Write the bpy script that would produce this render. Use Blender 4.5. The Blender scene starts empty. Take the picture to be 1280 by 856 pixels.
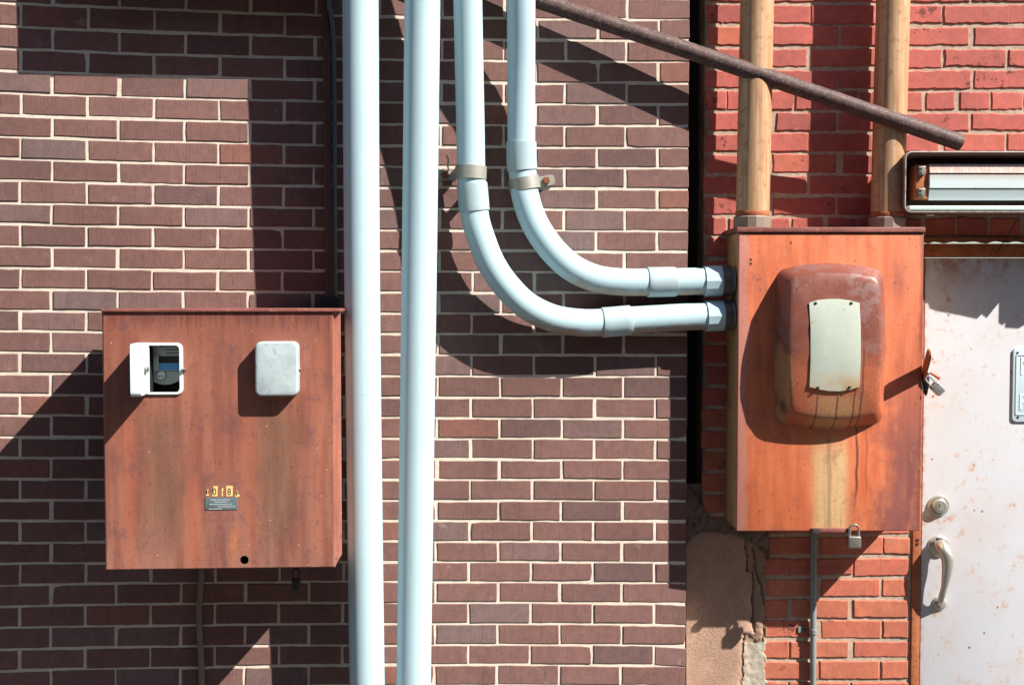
import bpy, bmesh, math, random
import numpy as np
from mathutils import Vector
random.seed(11)
PI = math.pi
rad = math.radians
scene = bpy.context.scene
col = scene.collection

# ------------------------------------------------------------------ camera, sky, sun, exposure
F_PX = 1500.0
CAM = Vector((0.0, 0.0, 1.85))
yaw = math.atan(13 / F_PX); pit = math.atan(60 / F_PX)
FW = Vector((math.sin(yaw) * math.cos(pit), math.cos(yaw) * math.cos(pit), -math.sin(pit)))
RT = Vector((math.cos(yaw), -math.sin(yaw), 0))
UP = RT.cross(FW)
cam_d = bpy.data.cameras.new('camera'); cam = bpy.data.objects.new('camera', cam_d); col.objects.link(cam)
cam.location = CAM
cam.rotation_euler = FW.to_track_quat('-Z', 'Y').to_euler()
cam_d.sensor_width = 36; cam_d.lens = 36 * F_PX / 1280; cam_d.clip_end = 500; cam_d.clip_start = 0.05
scene.camera = cam

SUN = Vector((1.59, -1.0, 1.72)).normalized()          # direction towards the sun
el = math.asin(SUN.z); az = math.atan2(SUN.x, SUN.y)
world = bpy.data.worlds.new('World'); scene.world = world; world.use_nodes = True
wn = world.node_tree; bg = wn.nodes['Background']
sky = wn.nodes.new('ShaderNodeTexSky'); sky.sky_type = 'NISHITA'; sky.sun_disc = False
sky.sun_elevation = el; sky.sun_rotation = az; sky.air_density = 1.0; sky.dust_density = 0.6
wn.links.new(sky.outputs[0], bg.inputs[0]); bg.inputs[1].default_value = 0.06
sd = bpy.data.lights.new('sun', 'SUN'); so = bpy.data.objects.new('sun', sd); col.objects.link(so)
sd.energy = 5.0; sd.angle = rad(0.5); sd.color = (1.0, 0.955, 0.88)
so.rotation_euler = SUN.to_track_quat('Z', 'Y').to_euler(); so.location = (4, -3, 6)
vs = scene.view_settings
vs.view_transform = 'Standard'; vs.look = 'None'; vs.exposure = 1.05; vs.gamma = 1.0

# ------------------------------------------------------------------ frames: points on the two walls
def ray(x, y):
    return (FW * F_PX + RT * (x - 640) - UP * (y - 428)).normalized()
class Frame:
    def __init__(s, ox, oy, deg):
        a = rad(deg); s.o = Vector((ox, oy, 0)); s.t = Vector((math.cos(a), math.sin(a), 0)); s.n = Vector((math.sin(a), -math.cos(a), 0))
    def p(s, u, z, d=0): return s.o + s.t * u + s.n * d + Vector((0, 0, z))
    def w(s, x, y, d=0):
        r = ray(x, y); k = ((s.o + s.n * d - CAM).dot(s.n)) / r.dot(s.n); return CAM + r * k
    def uz(s, x, y, d=0):
        q = s.w(x, y, d); return (q - s.o).dot(s.t), q.z
    def u(s, x, y=428, d=0): return s.uz(x, y, d)[0]
    def z(s, y, x=640, d=0): return s.uz(x, y, d)[1]
YB, YR = 3.92, 4.005
r0 = ray(859.5, 428); p0 = CAM + r0 * (YB / r0.y)
BR = Frame(p0.x, p0.y, 5.4)
RD = Frame(0, YR, 0)
q = BR.w(280, 550, 0); LB = Frame(q.x, q.y, 2.6)

# ------------------------------------------------------------------ node helper
class M:
    def __init__(s, name, rough=0.7, metal=0.0, spec=0.5):
        s.m = bpy.data.materials.new(name); s.m.use_nodes = True; s.t = s.m.node_tree
        s.b = s.t.nodes['Principled BSDF']; s.b.inputs['Roughness'].default_value = rough
        s.b.inputs['Metallic'].default_value = metal; s.b.inputs['Specular IOR Level'].default_value = spec
        tc = s.t.nodes.new('ShaderNodeTexCoord'); s.P = tc.outputs['Object']
        sx = s.t.nodes.new('ShaderNodeSeparateXYZ'); s.t.links.new(s.P, sx.inputs[0]); s.x, s.y, s.z = sx.outputs
    def put(s, sock, v):
        if isinstance(v, bpy.types.NodeSocket): s.t.links.new(v, sock)
        elif isinstance(v, (tuple, list)) and len(v) == 3 and sock.type == 'RGBA': sock.default_value = (*v, 1)
        else: sock.default_value = v
    def node(s, typ, ins=None, out=0, **pr):
        n = s.t.nodes.new(typ)
        for k, v in pr.items(): setattr(n, k, v)
        for k, v in (ins or {}).items(): s.put(n.inputs[k], v)
        return n.outputs[out]
    def math(s, op, a, b=0.0, c=None, clamp=False):
        i = {0: a, 1: b}
        if c is not None: i[2] = c
        return s.node('ShaderNodeMath', i, operation=op, use_clamp=clamp)
    def mix(s, f, a, b, mode='MIX'): return s.node('ShaderNodeMix', {0: f, 6: a, 7: b}, out=2, data_type='RGBA', blend_type=mode)
    def scale(s, k): return s.node('ShaderNodeVectorMath', {0: s.P, 1: k}, operation='MULTIPLY')
    def noise(s, sc, det=4.0, ro=0.6, vec=None, stretch=None):
        v = vec if vec is not None else (s.scale(stretch) if stretch else s.P)
        return s.node('ShaderNodeTexNoise', {'Vector': v, 'Scale': sc, 'Detail': det, 'Roughness': ro})
    def vor(s, sc, stretch=None): return s.node('ShaderNodeTexVoronoi', {'Vector': s.scale(stretch) if stretch else s.P, 'Scale': sc})
    def sm(s, v, a, b, lo=0.0, hi=1.0):
        return s.node('ShaderNodeMapRange', {0: v, 1: a, 2: b, 3: lo, 4: hi}, interpolation_type='SMOOTHSTEP')
    def band(s, v, c, hw, soft):
        return s.sm(s.math('ABSOLUTE', s.math('SUBTRACT', v, c)), hw + soft, max(hw - soft, 0.0))
    def ramp(s, f, stops):
        n = s.t.nodes.new('ShaderNodeValToRGB'); e = n.color_ramp.elements
        while len(e) < len(stops): e.new(0.5)
        for i, (p, c) in enumerate(stops): e[i].position = p; e[i].color = (*c, 1)
        s.put(n.inputs[0], f); return n.outputs[0]
    def attr(s, nm): return s.node('ShaderNodeAttribute', out=2, attribute_name=nm)
    def mul(s, *v):
        r = v[0]
        for w in v[1:]: r = s.math('MULTIPLY', r, w)
        return r
    def color(s, c): s.put(s.b.inputs['Base Color'], c); return s
    def rough(s, r): s.put(s.b.inputs['Roughness'], r); return s
    def bump(s, h, st=0.3, dist=0.002):
        s.put(s.b.inputs['Normal'], s.node('ShaderNodeBump', {'Strength': st, 'Distance': dist, 'Height': h})); return s

def simple(name, c, rough=0.6, metal=0.0, var=0.25, sc=30.0, bump=0.15, spec=0.5):
    m = M(name, rough, metal, spec)
    f = m.noise(sc, 5)
    lo = tuple(v * (1 - var) for v in c); hi = tuple(min(1, v * (1 + var)) for v in c)
    m.color(m.mix(f, lo, hi)); m.rough(m.sm(f, 0.2, 0.8, rough + .08, max(rough - .08, .05)))
    if bump: m.bump(f, bump, 0.001)
    return m.m

# ------------------------------------------------------------------ mesh helper
class MB:
    def __init__(s): s.v = []; s.f = []; s.mi = []; s.tone = []; s.cm = 0; s.ct = 0.5
    def add(s, vs, fs):
        o = len(s.v); s.v += [Vector(a) for a in vs]
        for f in fs: s.f.append([o + i for i in f]); s.mi.append(s.cm); s.tone.append(s.ct)
        return s
    def rings(s, rings, cap0=True, cap1=True):
        n = len(rings[0]); vs = [p for r in rings for p in r]; fs = []
        for k in range(len(rings) - 1):
            for i in range(n):
                j = (i + 1) % n; fs.append([k * n + i, k * n + j, (k + 1) * n + j, (k + 1) * n + i])
        if cap0: fs.append(list(range(n))[::-1])
        if cap1: fs.append([(len(rings) - 1) * n + i for i in range(n)])
        return s.add(vs, fs)
    def box(s, mp, a0, a1, b0, b1, h0, h1, bev=0.0):
        """box in (a, b, h); h1 is the outer face, bevelled towards it"""
        if bev <= 0:
            R = lambda h: [mp(a0, b0, h), mp(a1, b0, h), mp(a1, b1, h), mp(a0, b1, h)]
            return s.rings([R(h0), R(h1)])
        return s.rr(mp, a0, a1, b0, b1, bev, h0, h1, bev, n=2)
    def rr(s, mp, a0, a1, b0, b1, r, h0, h1, bev=0.0, n=5, cap0=True):
        R = lambda i, h: [mp(a, b, h) for a, b in rrect(a0 + i, a1 - i, b0 + i, b1 - i, max(r - i, 1e-4), n)]
        rs = [R(0, h0)]
        if bev > 0:
            k = 3
            for j in range(k + 1):
                t = j / k * PI / 2; rs.append(R(bev * (1 - math.cos(t)), h1 - bev * (1 - math.sin(t))))
        else: rs.append(R(0, h1))
        return s.rings(rs, cap0)
    def tube(s, pts, r, seg=20, cap=True, flat=None):
        pts = [Vector(p) for p in pts]; n = len(pts)
        rr_ = r if isinstance(r, (list, tuple)) else [r] * n
        T = [(pts[min(i + 1, n - 1)] - pts[max(i - 1, 0)]).normalized() for i in range(n)]
        ref = Vector((0, 1, 0)) if abs(T[0].y) < .9 else Vector((1, 0, 0))
        N = (ref - T[0] * ref.dot(T[0])).normalized(); rs = []
        for i in range(n):
            N = (N - T[i] * N.dot(T[i])).normalized(); B = T[i].cross(N)
            fx = flat if flat else 1.0
            rs.append([pts[i] + N * (math.cos(2 * PI * k / seg) * rr_[i] * fx) + B * (math.sin(2 * PI * k / seg) * rr_[i]) for k in range(seg)])
        return s.rings(rs, cap, cap)
    def lathe(s, c, axis, prof, seg=24):
        """prof: list of (radius, height along axis)"""
        axis = Vector(axis).normalized(); ref = Vector((0, 0, 1)) if abs(axis.z) < .9 else Vector((1, 0, 0))
        a = axis.cross(ref).normalized(); b = axis.cross(a); c = Vector(c)
        return s.rings([[c + axis * h + a * (math.cos(2 * PI * k / seg) * max(r, 1e-5)) + b * (math.sin(2 * PI * k / seg) * max(r, 1e-5)) for k in range(seg)] for r, h in prof])
    def build(s, name, mats, parent=None, smooth=35, fix=True):
        if not isinstance(mats, (list, tuple)): mats = [mats]
        off = root_loc(parent) if parent else Vector((0, 0, 0))
        own = Vector((0, 0, 0))
        if parent is None:
            own = Vector([(min(v[i] for v in s.v) + max(v[i] for v in s.v)) / 2 for i in range(3)]); own.z = min(v.z for v in s.v)
        me = bpy.data.meshes.new(name)
        me.from_pydata([v - off - own for v in s.v], [], s.f)
        for m in mats: me.materials.append(m)
        for i, p in enumerate(me.polygons): p.material_index = s.mi[i]; p.use_smooth = True
        at = me.attributes.new('tone', 'FLOAT', 'FACE'); at.data.foreach_set('value', s.tone)
        if fix:
            bm = bmesh.new(); bm.from_mesh(me); bmesh.ops.recalc_face_normals(bm, faces=bm.faces[:]); bm.to_mesh(me); bm.free()
        me.set_sharp_from_angle(angle=rad(smooth))
        o = bpy.data.objects.new(name, me); col.objects.link(o)
        if parent: o.parent = parent
        else: o.location = own
        return o
def root_loc(o):
    l = Vector((0, 0, 0))
    while o: l += o.location; o = o.parent
    return l
def rrect(a0, a1, b0, b1, r, n=5):
    out = []
    for cx, cy, t0 in ((a1 - r, b1 - r, 0), (a0 + r, b1 - r, 90), (a0 + r, b0 + r, 180), (a1 - r, b0 + r, 270)):
        for k in range(n + 1):
            t = rad(t0 + 90 * k / n); out.append((cx + r * math.cos(t), cy + r * math.sin(t)))
    return out
def spline(pts, sub=8):
    P = [Vector(p) for p in pts]; P = [P[0] * 2 - P[1]] + P + [P[-1] * 2 - P[-2]]; out = []
    for i in range(1, len(P) - 2):
        a, b, c, d = P[i - 1:i + 3]
        for k in range(sub):
            t = k / sub
            out.append(0.5 * ((2 * b) + (c - a) * t + (2 * a - 5 * b + 4 * c - d) * t * t + (3 * b - a - 3 * c + d) * t ** 3))
    out.append(P[-2]); return out
def tag(o, label=None, cat=None, group=None, kind=None):
    if label: o['label'] = label
    if cat: o['category'] = cat
    if group: o['group'] = group
    if kind: o['kind'] = kind
    return o
def thing(name, loc, label, cat, group=None):
    o = bpy.data.objects.new(name, None); col.objects.link(o); o.location = loc; o.empty_display_size = .1
    return tag(o, label, cat, group)
def text_mb(txt, size, mp, depth=0.0015):
    c = bpy.data.curves.new('lettering', 'FONT'); c.body = txt; c.size = size; c.extrude = depth / 2; c.resolution_u = 3
    o = bpy.data.objects.new('lettering', c); col.objects.link(o); bpy.context.view_layer.update()
    me = bpy.data.meshes.new_from_object(o.evaluated_get(bpy.context.evaluated_depsgraph_get()))
    vs = [mp(v.co.x, v.co.y, v.co.z) for v in me.vertices]; fs = [list(p.vertices) for p in me.polygons]
    bpy.data.objects.remove(o); bpy.data.curves.remove(c); bpy.data.meshes.remove(me)
    mb = MB(); mb.add(vs, fs); return mb

# ------------------------------------------------------------------ materials
def brick_mat(name, stops, var, streak, pore, rb=0.85, chip=0):
    m = M(name, rb, 0, 0.25)
    base = m.ramp(m.attr('tone'), stops)
    f1 = m.noise(38, 6, .65); f2 = m.noise(9, 3, .5, stretch=(42, 42, 1.2)); f3 = m.noise(420, 3, .7)
    c = m.mix(m.sm(f1, .25, .75, var, 0), base, (.02, .012, .012))
    c = m.mix(m.sm(f2, .56, .72, 0, streak), c, (.03, .015, .014))
    c = m.mix(m.sm(f3, .3, .7, 0, .3), c, m.mix(.5, base, (.5, .4, .36)))
    v = m.vor(95); pm = m.mul(m.sm(v, .16, .05), m.sm(m.noise(14, 2), .5, .62), pore)
    c = m.mix(pm, c, (.012, .008, .008))
    c = m.mix(m.sm(m.noise(1.7, 4, .6), .42, .66, 0, .28), c, (.045, .025, .022))
    w = m.mul(m.sm(m.noise(17, 6, .7), .60, .78), .35)
    c = m.mix(w, c, (.42, .36, .33))
    if chip:
        k1 = m.noise(26, 7, .8); k2 = m.noise(4.5, 4, .6)
        ck = m.mul(m.sm(m.math('ADD', k1, m.math('MULTIPLY', m.math('SUBTRACT', k2, .5), .5)), .635, .665), chip)
        c = m.mix(ck, c, m.mix(m.noise(90, 3), (.05, .018, .015), (.20, .06, .045)))
        k3 = m.sm(m.noise(33, 7, .8), .64, .68)
        c = m.mix(m.mul(k3, .5), c, (.60, .33, .27))
        pm = m.math('MAXIMUM', pm, ck)
    h = m.math('SUBTRACT', m.math('ADD', m.math('MULTIPLY', f1, .6), m.math('MULTIPLY', f3, .35)), m.math('MULTIPLY', pm, .6))
    h = m.math('SUBTRACT', h, m.sm(f2, .56, .72, 0, .35))
    return m.color(c).bump(h, .45, .0022).m
BRICK_D = brick_mat('dark brown brick', [(0, (.13, .064, .060)), (.3, (.185, .080, .068)), (.7, (.21, .096, .083)), (.88, (.175, .106, .102)), (1, (.245, .090, .066))], .35, .45, .8)
BRICK_R = brick_mat('red painted brick', [(0, (.44, .088, .070)), (.35, (.57, .115, .088)), (.65, (.64, .155, .085)), (1, (.66, .19, .095))], .3, .12, 1.0, .7, chip=.85)

def mortar_mat(name, c0, c1, dirt=None):
    m = M(name, .9, 0, .2)
    f = m.noise(60, 6, .7); g = m.noise(6, 3); h = m.noise(500, 2)
    c = m.mix(m.sm(f, .3, .7), c0, c1)
    c = m.mix(m.sm(g, .45, .75, 0, .25), c, tuple(v * .6 for v in c0))
    if dirt is not None:      # tar smeared over the joints next to the old gap
        c = m.mix(m.mul(m.sm(m.math('ADD', m.x, m.math('MULTIPLY', m.noise(12), .06)), dirt + .05, dirt - .02), .93), c, (.016, .011, .010))
    return m.color(c).bump(m.math('ADD', m.math('MULTIPLY', f, .7), m.math('MULTIPLY', h, .3)), .6, .003).m
MORTAR_D = mortar_mat('pale cream mortar', (.57, .49, .40), (.68, .61, .52))
def asphalt():
    m = M('asphalt', .9); f = m.noise(90, 5); g = m.noise(1.2, 4)
    return m.color(m.mix(m.math('ADD', m.math('MULTIPLY', f, .5), m.math('MULTIPLY', g, .5)), (.035, .035, .037), (.09, .087, .083))).bump(f, .5, .004).m
def concrete(name, a, b, sc=14):
    m = M(name, .92, 0, .2); f = m.noise(sc, 7, .65); g = m.noise(180, 3)
    return m.color(m.mix(m.sm(f, .3, .7), a, b)).bump(m.math('ADD', f, m.math('MULTIPLY', g, .5)), .5, .003).m

def pvc(name='pale blue grey plastic', c=(.435, .59, .645), dirt=.25):
    m = M(name, .46, 0, .4)
    f = m.noise(5, 4, .6); s = m.noise(6, 4, .6, stretch=(9, 9, .8)); e = m.noise(40, 5, .7)
    b = m.mix(f, tuple(v * .93 for v in c), tuple(min(1, v * 1.05) for v in c))
    b = m.mix(m.mul(m.sm(s, .55, .75), dirt), b, (.42, .40, .33))
    b = m.mix(m.mul(m.sm(e, .62, .74), .45), b, (.33, .30, .25))
    k = m.noise(3, 6, .75, stretch=(26, 26, .5)); b = m.mix(m.mul(m.sm(k, .60, .66), m.sm(m.noise(2.2, 3), .46, .6), .38), b, (.30, .33, .31))
    sc_ = m.noise(10, 4, .7, stretch=(1.5, 1.5, 16)); b = m.mix(m.mul(m.sm(sc_, .66, .69), m.sm(m.noise(3, 3), .5, .6), .3), b, (.28, .30, .29))
    b = m.mix(m.mul(m.sm(m.noise(85, 5, .8), .63, .67), .5), b, (.22, .21, .18))
    return m.color(b).rough(m.sm(f, .3, .7, .33, .46)).bump(m.noise(220, 2), .05, .0006).m
PVC = pvc()
PVC_G = pvc('weathered grey plastic fitting', (.37, .475, .505), .4)
# plastic with rusty dirt lying along the underside of the lower runs
def pvc_rust():
    m = M('pale plastic with rusty streaks', .47, 0, .4)
    f = m.noise(5, 4); e = m.noise(18, 6, .7, stretch=(1, 1, 2.5))
    b = m.mix(f, (.41, .565, .62), (.46, .625, .68))
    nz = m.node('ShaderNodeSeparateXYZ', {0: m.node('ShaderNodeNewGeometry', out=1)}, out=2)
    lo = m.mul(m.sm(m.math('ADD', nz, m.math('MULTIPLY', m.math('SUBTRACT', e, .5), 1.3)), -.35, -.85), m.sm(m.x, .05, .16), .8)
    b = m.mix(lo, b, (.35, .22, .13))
    return m.color(b).m
PVC_R = pvc_rust()

def patina(m, c, dark, light):
    """crisp pits, thin scratches and flaked spots over sheet metal"""
    a = m.noise(120, 4, .75); c = m.mix(m.sm(a, .58, .64, 0, .45), c, dark)
    b = m.noise(75, 6, .8); c = m.mix(m.mul(m.sm(b, .60, .63), m.sm(m.noise(4, 4), .46, .6), .7), c, dark)
    d = m.noise(58, 6, .8, stretch=(1, 1, .5)); c = m.mix(m.mul(m.sm(d, .62, .66), m.sm(m.noise(3.4, 4), .48, .6), .45), c, light)
    e = m.noise(5, 4, .6, stretch=(30, 30, .6)); c = m.mix(m.mul(m.sm(e, .655, .67), .35), c, dark)
    return c
def copper_left(cx, cz):
    """rust brown sheet metal; local x,z of the cabinet"""
    m = M('rusted brown copper sheet', .5, .15, .4)
    st = m.noise(3.2, 5, .55, stretch=(11, 11, 1.1)); fn = m.noise(9, 4, .6, stretch=(60, 60, 1.4)); bl = m.noise(7, 6, .65); sp = m.noise(70, 4, .7)
    c = m.ramp(st, [(.25, (.235, .088, .064)), (.45, (.30, .106, .070)), (.62, (.355, .135, .088)), (.78, (.31, .118, .084))])
    c = m.mix(m.sm(bl, .48, .68, 0, .65), c, (.175, .078, .070))
    c = m.mix(m.sm(fn, .5, .75, 0, .25), c, (.40, .145, .09))
    low = m.sm(m.z, .40, .05)
    c = m.mix(m.mul(low, m.sm(st, .35, .6), .55), c, (.33, .165, .125))
    for u0, hw in ((-.128, .048), (.19, .055)):      # olive run-off under each meter cover
        k = m.mul(m.band(m.math('ADD', m.x, m.math('MULTIPLY', m.math('SUBTRACT', fn, .5), .03)), u0, hw, .045), m.sm(m.z, .55, .44), m.sm(m.z, .02, .24), m.sm(fn, .25, .6, .55, 1))
        c = m.mix(m.mul(k, .68), c, (.175, .105, .066))
    top = m.mul(m.sm(m.z, .63, .80), m.sm(st, .42, .62))
    c = m.mix(m.mul(top, .55), c, (.15, .035, .028))
    # bright runs below the name plate and down the middle, drips from the lid, cross scratches
    wob = m.math('ADD', m.x, m.math('MULTIPLY', m.math('SUBTRACT', m.noise(4, 3), .5), .03))
    for u0, hw, zt_, zb_, cc, am in ((.073, .009, .19, .03, (.52, .17, .07), .75), (-.045, .02, .34, .02, (.45, .13, .07), .6), (-.225, .018, .5, .02, (.45, .14, .075), .55), (.115, .024, .62, .05, (.43, .135, .075), .5), (.315, .012, .74, .05, (.45, .16, .09), .5)):
        c = m.mix(m.mul(m.band(wob, u0, hw, hw * .8), m.sm(m.z, zt_, zt_ - .06), m.sm(m.z, zb_ - .03, zb_ + .08), am), c, cc)
    dn = m.noise(5, 5, .7, stretch=(26, 26, .35))
    dr_ = m.mul(m.sm(m.math('ADD', m.z, m.math('MULTIPLY', dn, .22)), .84, .90), .62)
    c = m.mix(dr_, c, (.13, .038, .032))
    pur = m.sm(m.noise(12, 6, .75, stretch=(1, 1, .8)), .54, .66)
    c = m.mix(m.mul(pur, .5), c, (.16, .075, .085))
    sc_ = m.sm(m.noise(7, 3, .6, stretch=(2, 2, 70)), .63, .70)
    c = m.mix(m.mul(sc_, m.sm(bl, .45, .6), .22), c, (.10, .05, .045))
    c = m.mix(m.sm(sp, .66, .72, 0, .8), c, (.06, .03, .028))
    c = m.mix(m.mul(m.sm(m.vor(38), .10, .06), m.sm(m.noise(5, 2), .5, .6)), c, (.55, .36, .24))
    c = patina(m, c, (.10, .04, .035), (.46, .25, .17))
    return m.color(c).rough(m.sm(st, .3, .7, .42, .6)).bump(m.math('ADD', bl, m.math('MULTIPLY', sp, .35)), .16, .004).m

def copper_right():
    m = M('orange oxidised copper sheet', .5, .12, .4)
    st = m.noise(3, 5, .55, stretch=(11, 11, 1.3)); fn = m.noise(9, 4, .6, stretch=(60, 60, 1.4)); bl = m.noise(7, 6, .65); sp = m.noise(55, 5, .7)
    c = m.ramp(st, [(.25, (.50, .118, .048)), (.45, (.585, .145, .058)), (.62, (.63, .178, .075)), (.78, (.57, .142, .06))])
    c = m.mix(m.sm(bl, .5, .68, 0, .5), c, (.37, .11, .065))
    c = m.mix(m.sm(fn, .55, .8, 0, .3), c, (.66, .23, .105))
    X = m.math('ADD', m.x, m.math('MULTIPLY', m.math('SUBTRACT', m.noise(3, 3, .5, stretch=(6, 6, 1)), .5), .05))
    tan = m.mul(m.band(X, -.027, .055, .022), m.sm(m.z, .36, .24), m.sm(fn, .2, .55, .75, 1))
    c = m.mix(m.mul(tan, .88), c, m.mix(fn, (.56, .36, .165), (.68, .50, .27)))
    c = m.mix(m.mul(m.band(X, -.038, .008, .007), m.sm(m.z, .36, .3), .5), c, (.22, .13, .07))
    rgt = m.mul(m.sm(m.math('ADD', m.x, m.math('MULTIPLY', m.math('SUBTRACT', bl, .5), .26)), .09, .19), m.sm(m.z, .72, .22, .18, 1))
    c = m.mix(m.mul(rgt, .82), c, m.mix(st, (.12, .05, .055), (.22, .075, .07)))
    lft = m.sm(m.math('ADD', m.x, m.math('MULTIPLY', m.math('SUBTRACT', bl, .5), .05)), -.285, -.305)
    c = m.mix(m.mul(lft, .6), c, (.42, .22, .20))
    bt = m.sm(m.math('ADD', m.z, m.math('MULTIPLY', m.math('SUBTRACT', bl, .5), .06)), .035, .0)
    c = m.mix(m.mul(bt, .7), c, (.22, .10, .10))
    # long dark dribble
    wob = m.math('ADD', m.x, m.math('MULTIPLY', m.math('SUBTRACT', m.noise(5, 2), .5), .035))
    c = m.mix(m.mul(m.band(wob, .053, .004, .003), m.sm(m.z, .02, .2), m.sm(m.z, .42, .34), .85), c, (.05, .025, .02))
    c = m.mix(m.mul(m.band(wob, .085, .0025, .0025), m.sm(m.z, .05, .2), m.sm(m.z, .42, .34), .55), c, (.18, .04, .025))
    pur = m.sm(m.noise(11, 6, .75, stretch=(1, 1, .7)), .56, .68)
    c = m.mix(m.mul(pur, .42), c, (.26, .085, .07))
    c = m.mix(m.mul(m.sm(m.noise(5, 5, .7, stretch=(2.2, 2.2, .5)), .56, .66), .3), c, (.67, .23, .10))
    c = m.mix(m.sm(sp, .64, .70, 0, .8), c, (.09, .04, .03))
    c = m.mix(m.mul(m.sm(m.vor(34), .09, .05), m.sm(m.noise(6, 2), .48, .58)), c, (.06, .03, .025))
    rim_ = m.sm(m.math('ADD', m.x, m.math('MULTIPLY', m.math('SUBTRACT', bl, .5), .03)), .243, .258)
    c = m.mix(m.mul(rim_, .75), c, (.17, .05, .04))
    c = patina(m, c, (.20, .06, .04), (.68, .34, .18))
    return m.color(c).rough(m.sm(st, .3, .7, .42, .58)).bump(m.math('ADD', bl, m.math('MULTIPLY', sp, .2)), .1, .004).m

def hood_mat():
    m = M('weathered copper hood', .40, .15, .4)
    bl = m.noise(9, 6, .6); ed = m.noise(26, 5, .65); fn = m.noise(9, 4, .6, stretch=(60, 60, 1)); sp = m.noise(60, 5, .7)
    up = m.sm(m.math('ADD', m.z, m.math('MULTIPLY', m.math('SUBTRACT', bl, .5), .28)), .50, .66)
    c = m.mix(m.sm(fn, .35, .7), (.42, .11, .055), (.54, .17, .08))
    c = m.mix(up, c, m.mix(m.mul(m.sm(ed, .485, .515), m.sm(m.noise(6, 3), .44, .54)), (.21, .070, .050), (.21, .105, .094)))
    lowt = m.mul(m.band(m.x, -.03, .07, .04), m.sm(m.z, .48, .44), m.sm(fn, .3, .6, .4, 1))
    c = m.mix(m.mul(lowt, .8), c, (.50, .30, .14))
    for u0 in (.03, .052, -.088, -.022):
        c = m.mix(m.mul(m.band(m.math('ADD', m.x, m.math('MULTIPLY', m.noise(8, 2), .012)), u0, .003, .0025), m.sm(m.z, .66, .56) if u0 > 0 else m.sm(m.z, .475, .45), .8), c, (.11, .055, .05))
    side = m.sm(m.math('ADD', m.x, m.math('MULTIPLY', m.math('SUBTRACT', bl, .5), .04)), -.168, -.179)
    c = m.mix(m.mul(side, m.sm(m.z, .64, .56)), c, m.mix(m.sm(bl, .5, .62), (.40, .20, .095), (.17, .075, .05)))
    c = m.mix(m.sm(sp, .66, .73, 0, .6), c, (.09, .05, .045))
    c = patina(m, c, (.10, .04, .032), (.45, .26, .18))
    return m.color(c).rough(m.sm(ed, .4, .6, .32, .46)).bump(m.math('ADD', bl, m.math('MULTIPLY', sp, .3)), .08, .004).m
HOOD = hood_mat()

def conduit_tan():
    m = M('tan rusting conduit', .48, .1, .4)
    st = m.noise(4, 5, .6, stretch=(22, 22, .8)); sp = m.noise(36, 6, .7); bl = m.noise(5, 4)
    c = m.ramp(st, [(.3, (.36, .175, .085)), (.5, (.48, .285, .155)), (.7, (.56, .40, .265))])
    c = m.mix(m.sm(bl, .52, .7, 0, .5), c, (.45, .21, .08))
    c = m.mix(m.sm(sp, .55, .66, 0, .7), c, (.34, .13, .05))
    c = m.mix(m.mul(m.sm(m.noise(4, 6, .7, stretch=(9, 9, 1)), .56, .66), .55), c, (.27, .135, .065))
    ring = m.sm(m.math('ADD', m.z, m.math('MULTIPLY', sp, .015)), .05, .028)
    c = m.mix(m.mul(ring, .85), c, (.26, .07, .03))
    return m.color(c).bump(sp, .12, .002).m

def rust(name, a, b, cc, sc=20, rough=.8):
    m = M(name, rough, 0, .3); f = m.noise(sc, 7, .7); g = m.noise(sc * 5, 4, .7)
    c = m.mix(m.sm(f, .3, .7), a, b); c = m.mix(m.sm(g, .52, .7), c, cc)
    return m.color(c).bump(m.math('ADD', f, m.math('MULTIPLY', g, .6)), .5, .002).m
ROD = rust('dark rusted iron', (.055, .028, .025), (.12, .07, .062), (.22, .16, .15), 26, .6)
RUST_O = rust('orange rust', (.30, .085, .035), (.42, .15, .065), (.16, .05, .03), 14)
RUST_D = rust('dark header rust', (.16, .055, .03), (.30, .12, .06), (.07, .03, .02), 9)

def door_mat():
    m = M('white door paint flecked with rust', .45, 0, .4)
    f = m.noise(4, 5, .6); g = m.noise(30, 6, .7); k = m.noise(9, 4, .6)
    c = m.mix(f, (.49, .49, .525), (.56, .565, .595))
    c = m.mix(m.sm(m.noise(2.3, 5, .65), .45, .68, 0, .45), c, (.52, .44, .42))
    c = m.mix(m.mul(m.sm(k, .48, .62), m.sm(g, .50, .64), .7), c, (.52, .32, .19))
    c = m.mix(m.mul(m.sm(g, .63, .68), m.sm(k, .45, .6)), c, (.38, .13, .05))
    v = m.vor(22); c = m.mix(m.mul(m.sm(v, .13, .06), m.sm(m.noise(3.1, 2), .44, .56)), c, (.30, .11, .05))
    top = m.mul(m.sm(m.z, 1.72, 1.86), m.sm(m.noise(7, 6, .7, stretch=(1, 1, .7)), .45, .58))
    c = m.mix(m.mul(top, .8), c, (.33, .12, .05))
    hs_ = m.mul(m.band(m.x, -.40, .055, .03), m.band(m.z, .975, .014, .012), m.sm(m.noise(28, 5, .75), .46, .56)); c = m.mix(m.mul(hs_, .75), c, (.50, .22, .11))
    c = m.mix(m.mul(m.sm(m.noise(130, 4, .8), .62, .66), .35), c, (.34, .22, .15))
    edge = m.mul(m.sm(m.x, -.438, -.462), m.sm(g, .42, .6))
    c = m.mix(m.mul(edge, .7), c, (.42, .14, .06))
    return m.color(c).bump(m.math('ADD', f, m.math('MULTIPLY', g, .3)), .15, .003).m

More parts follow.
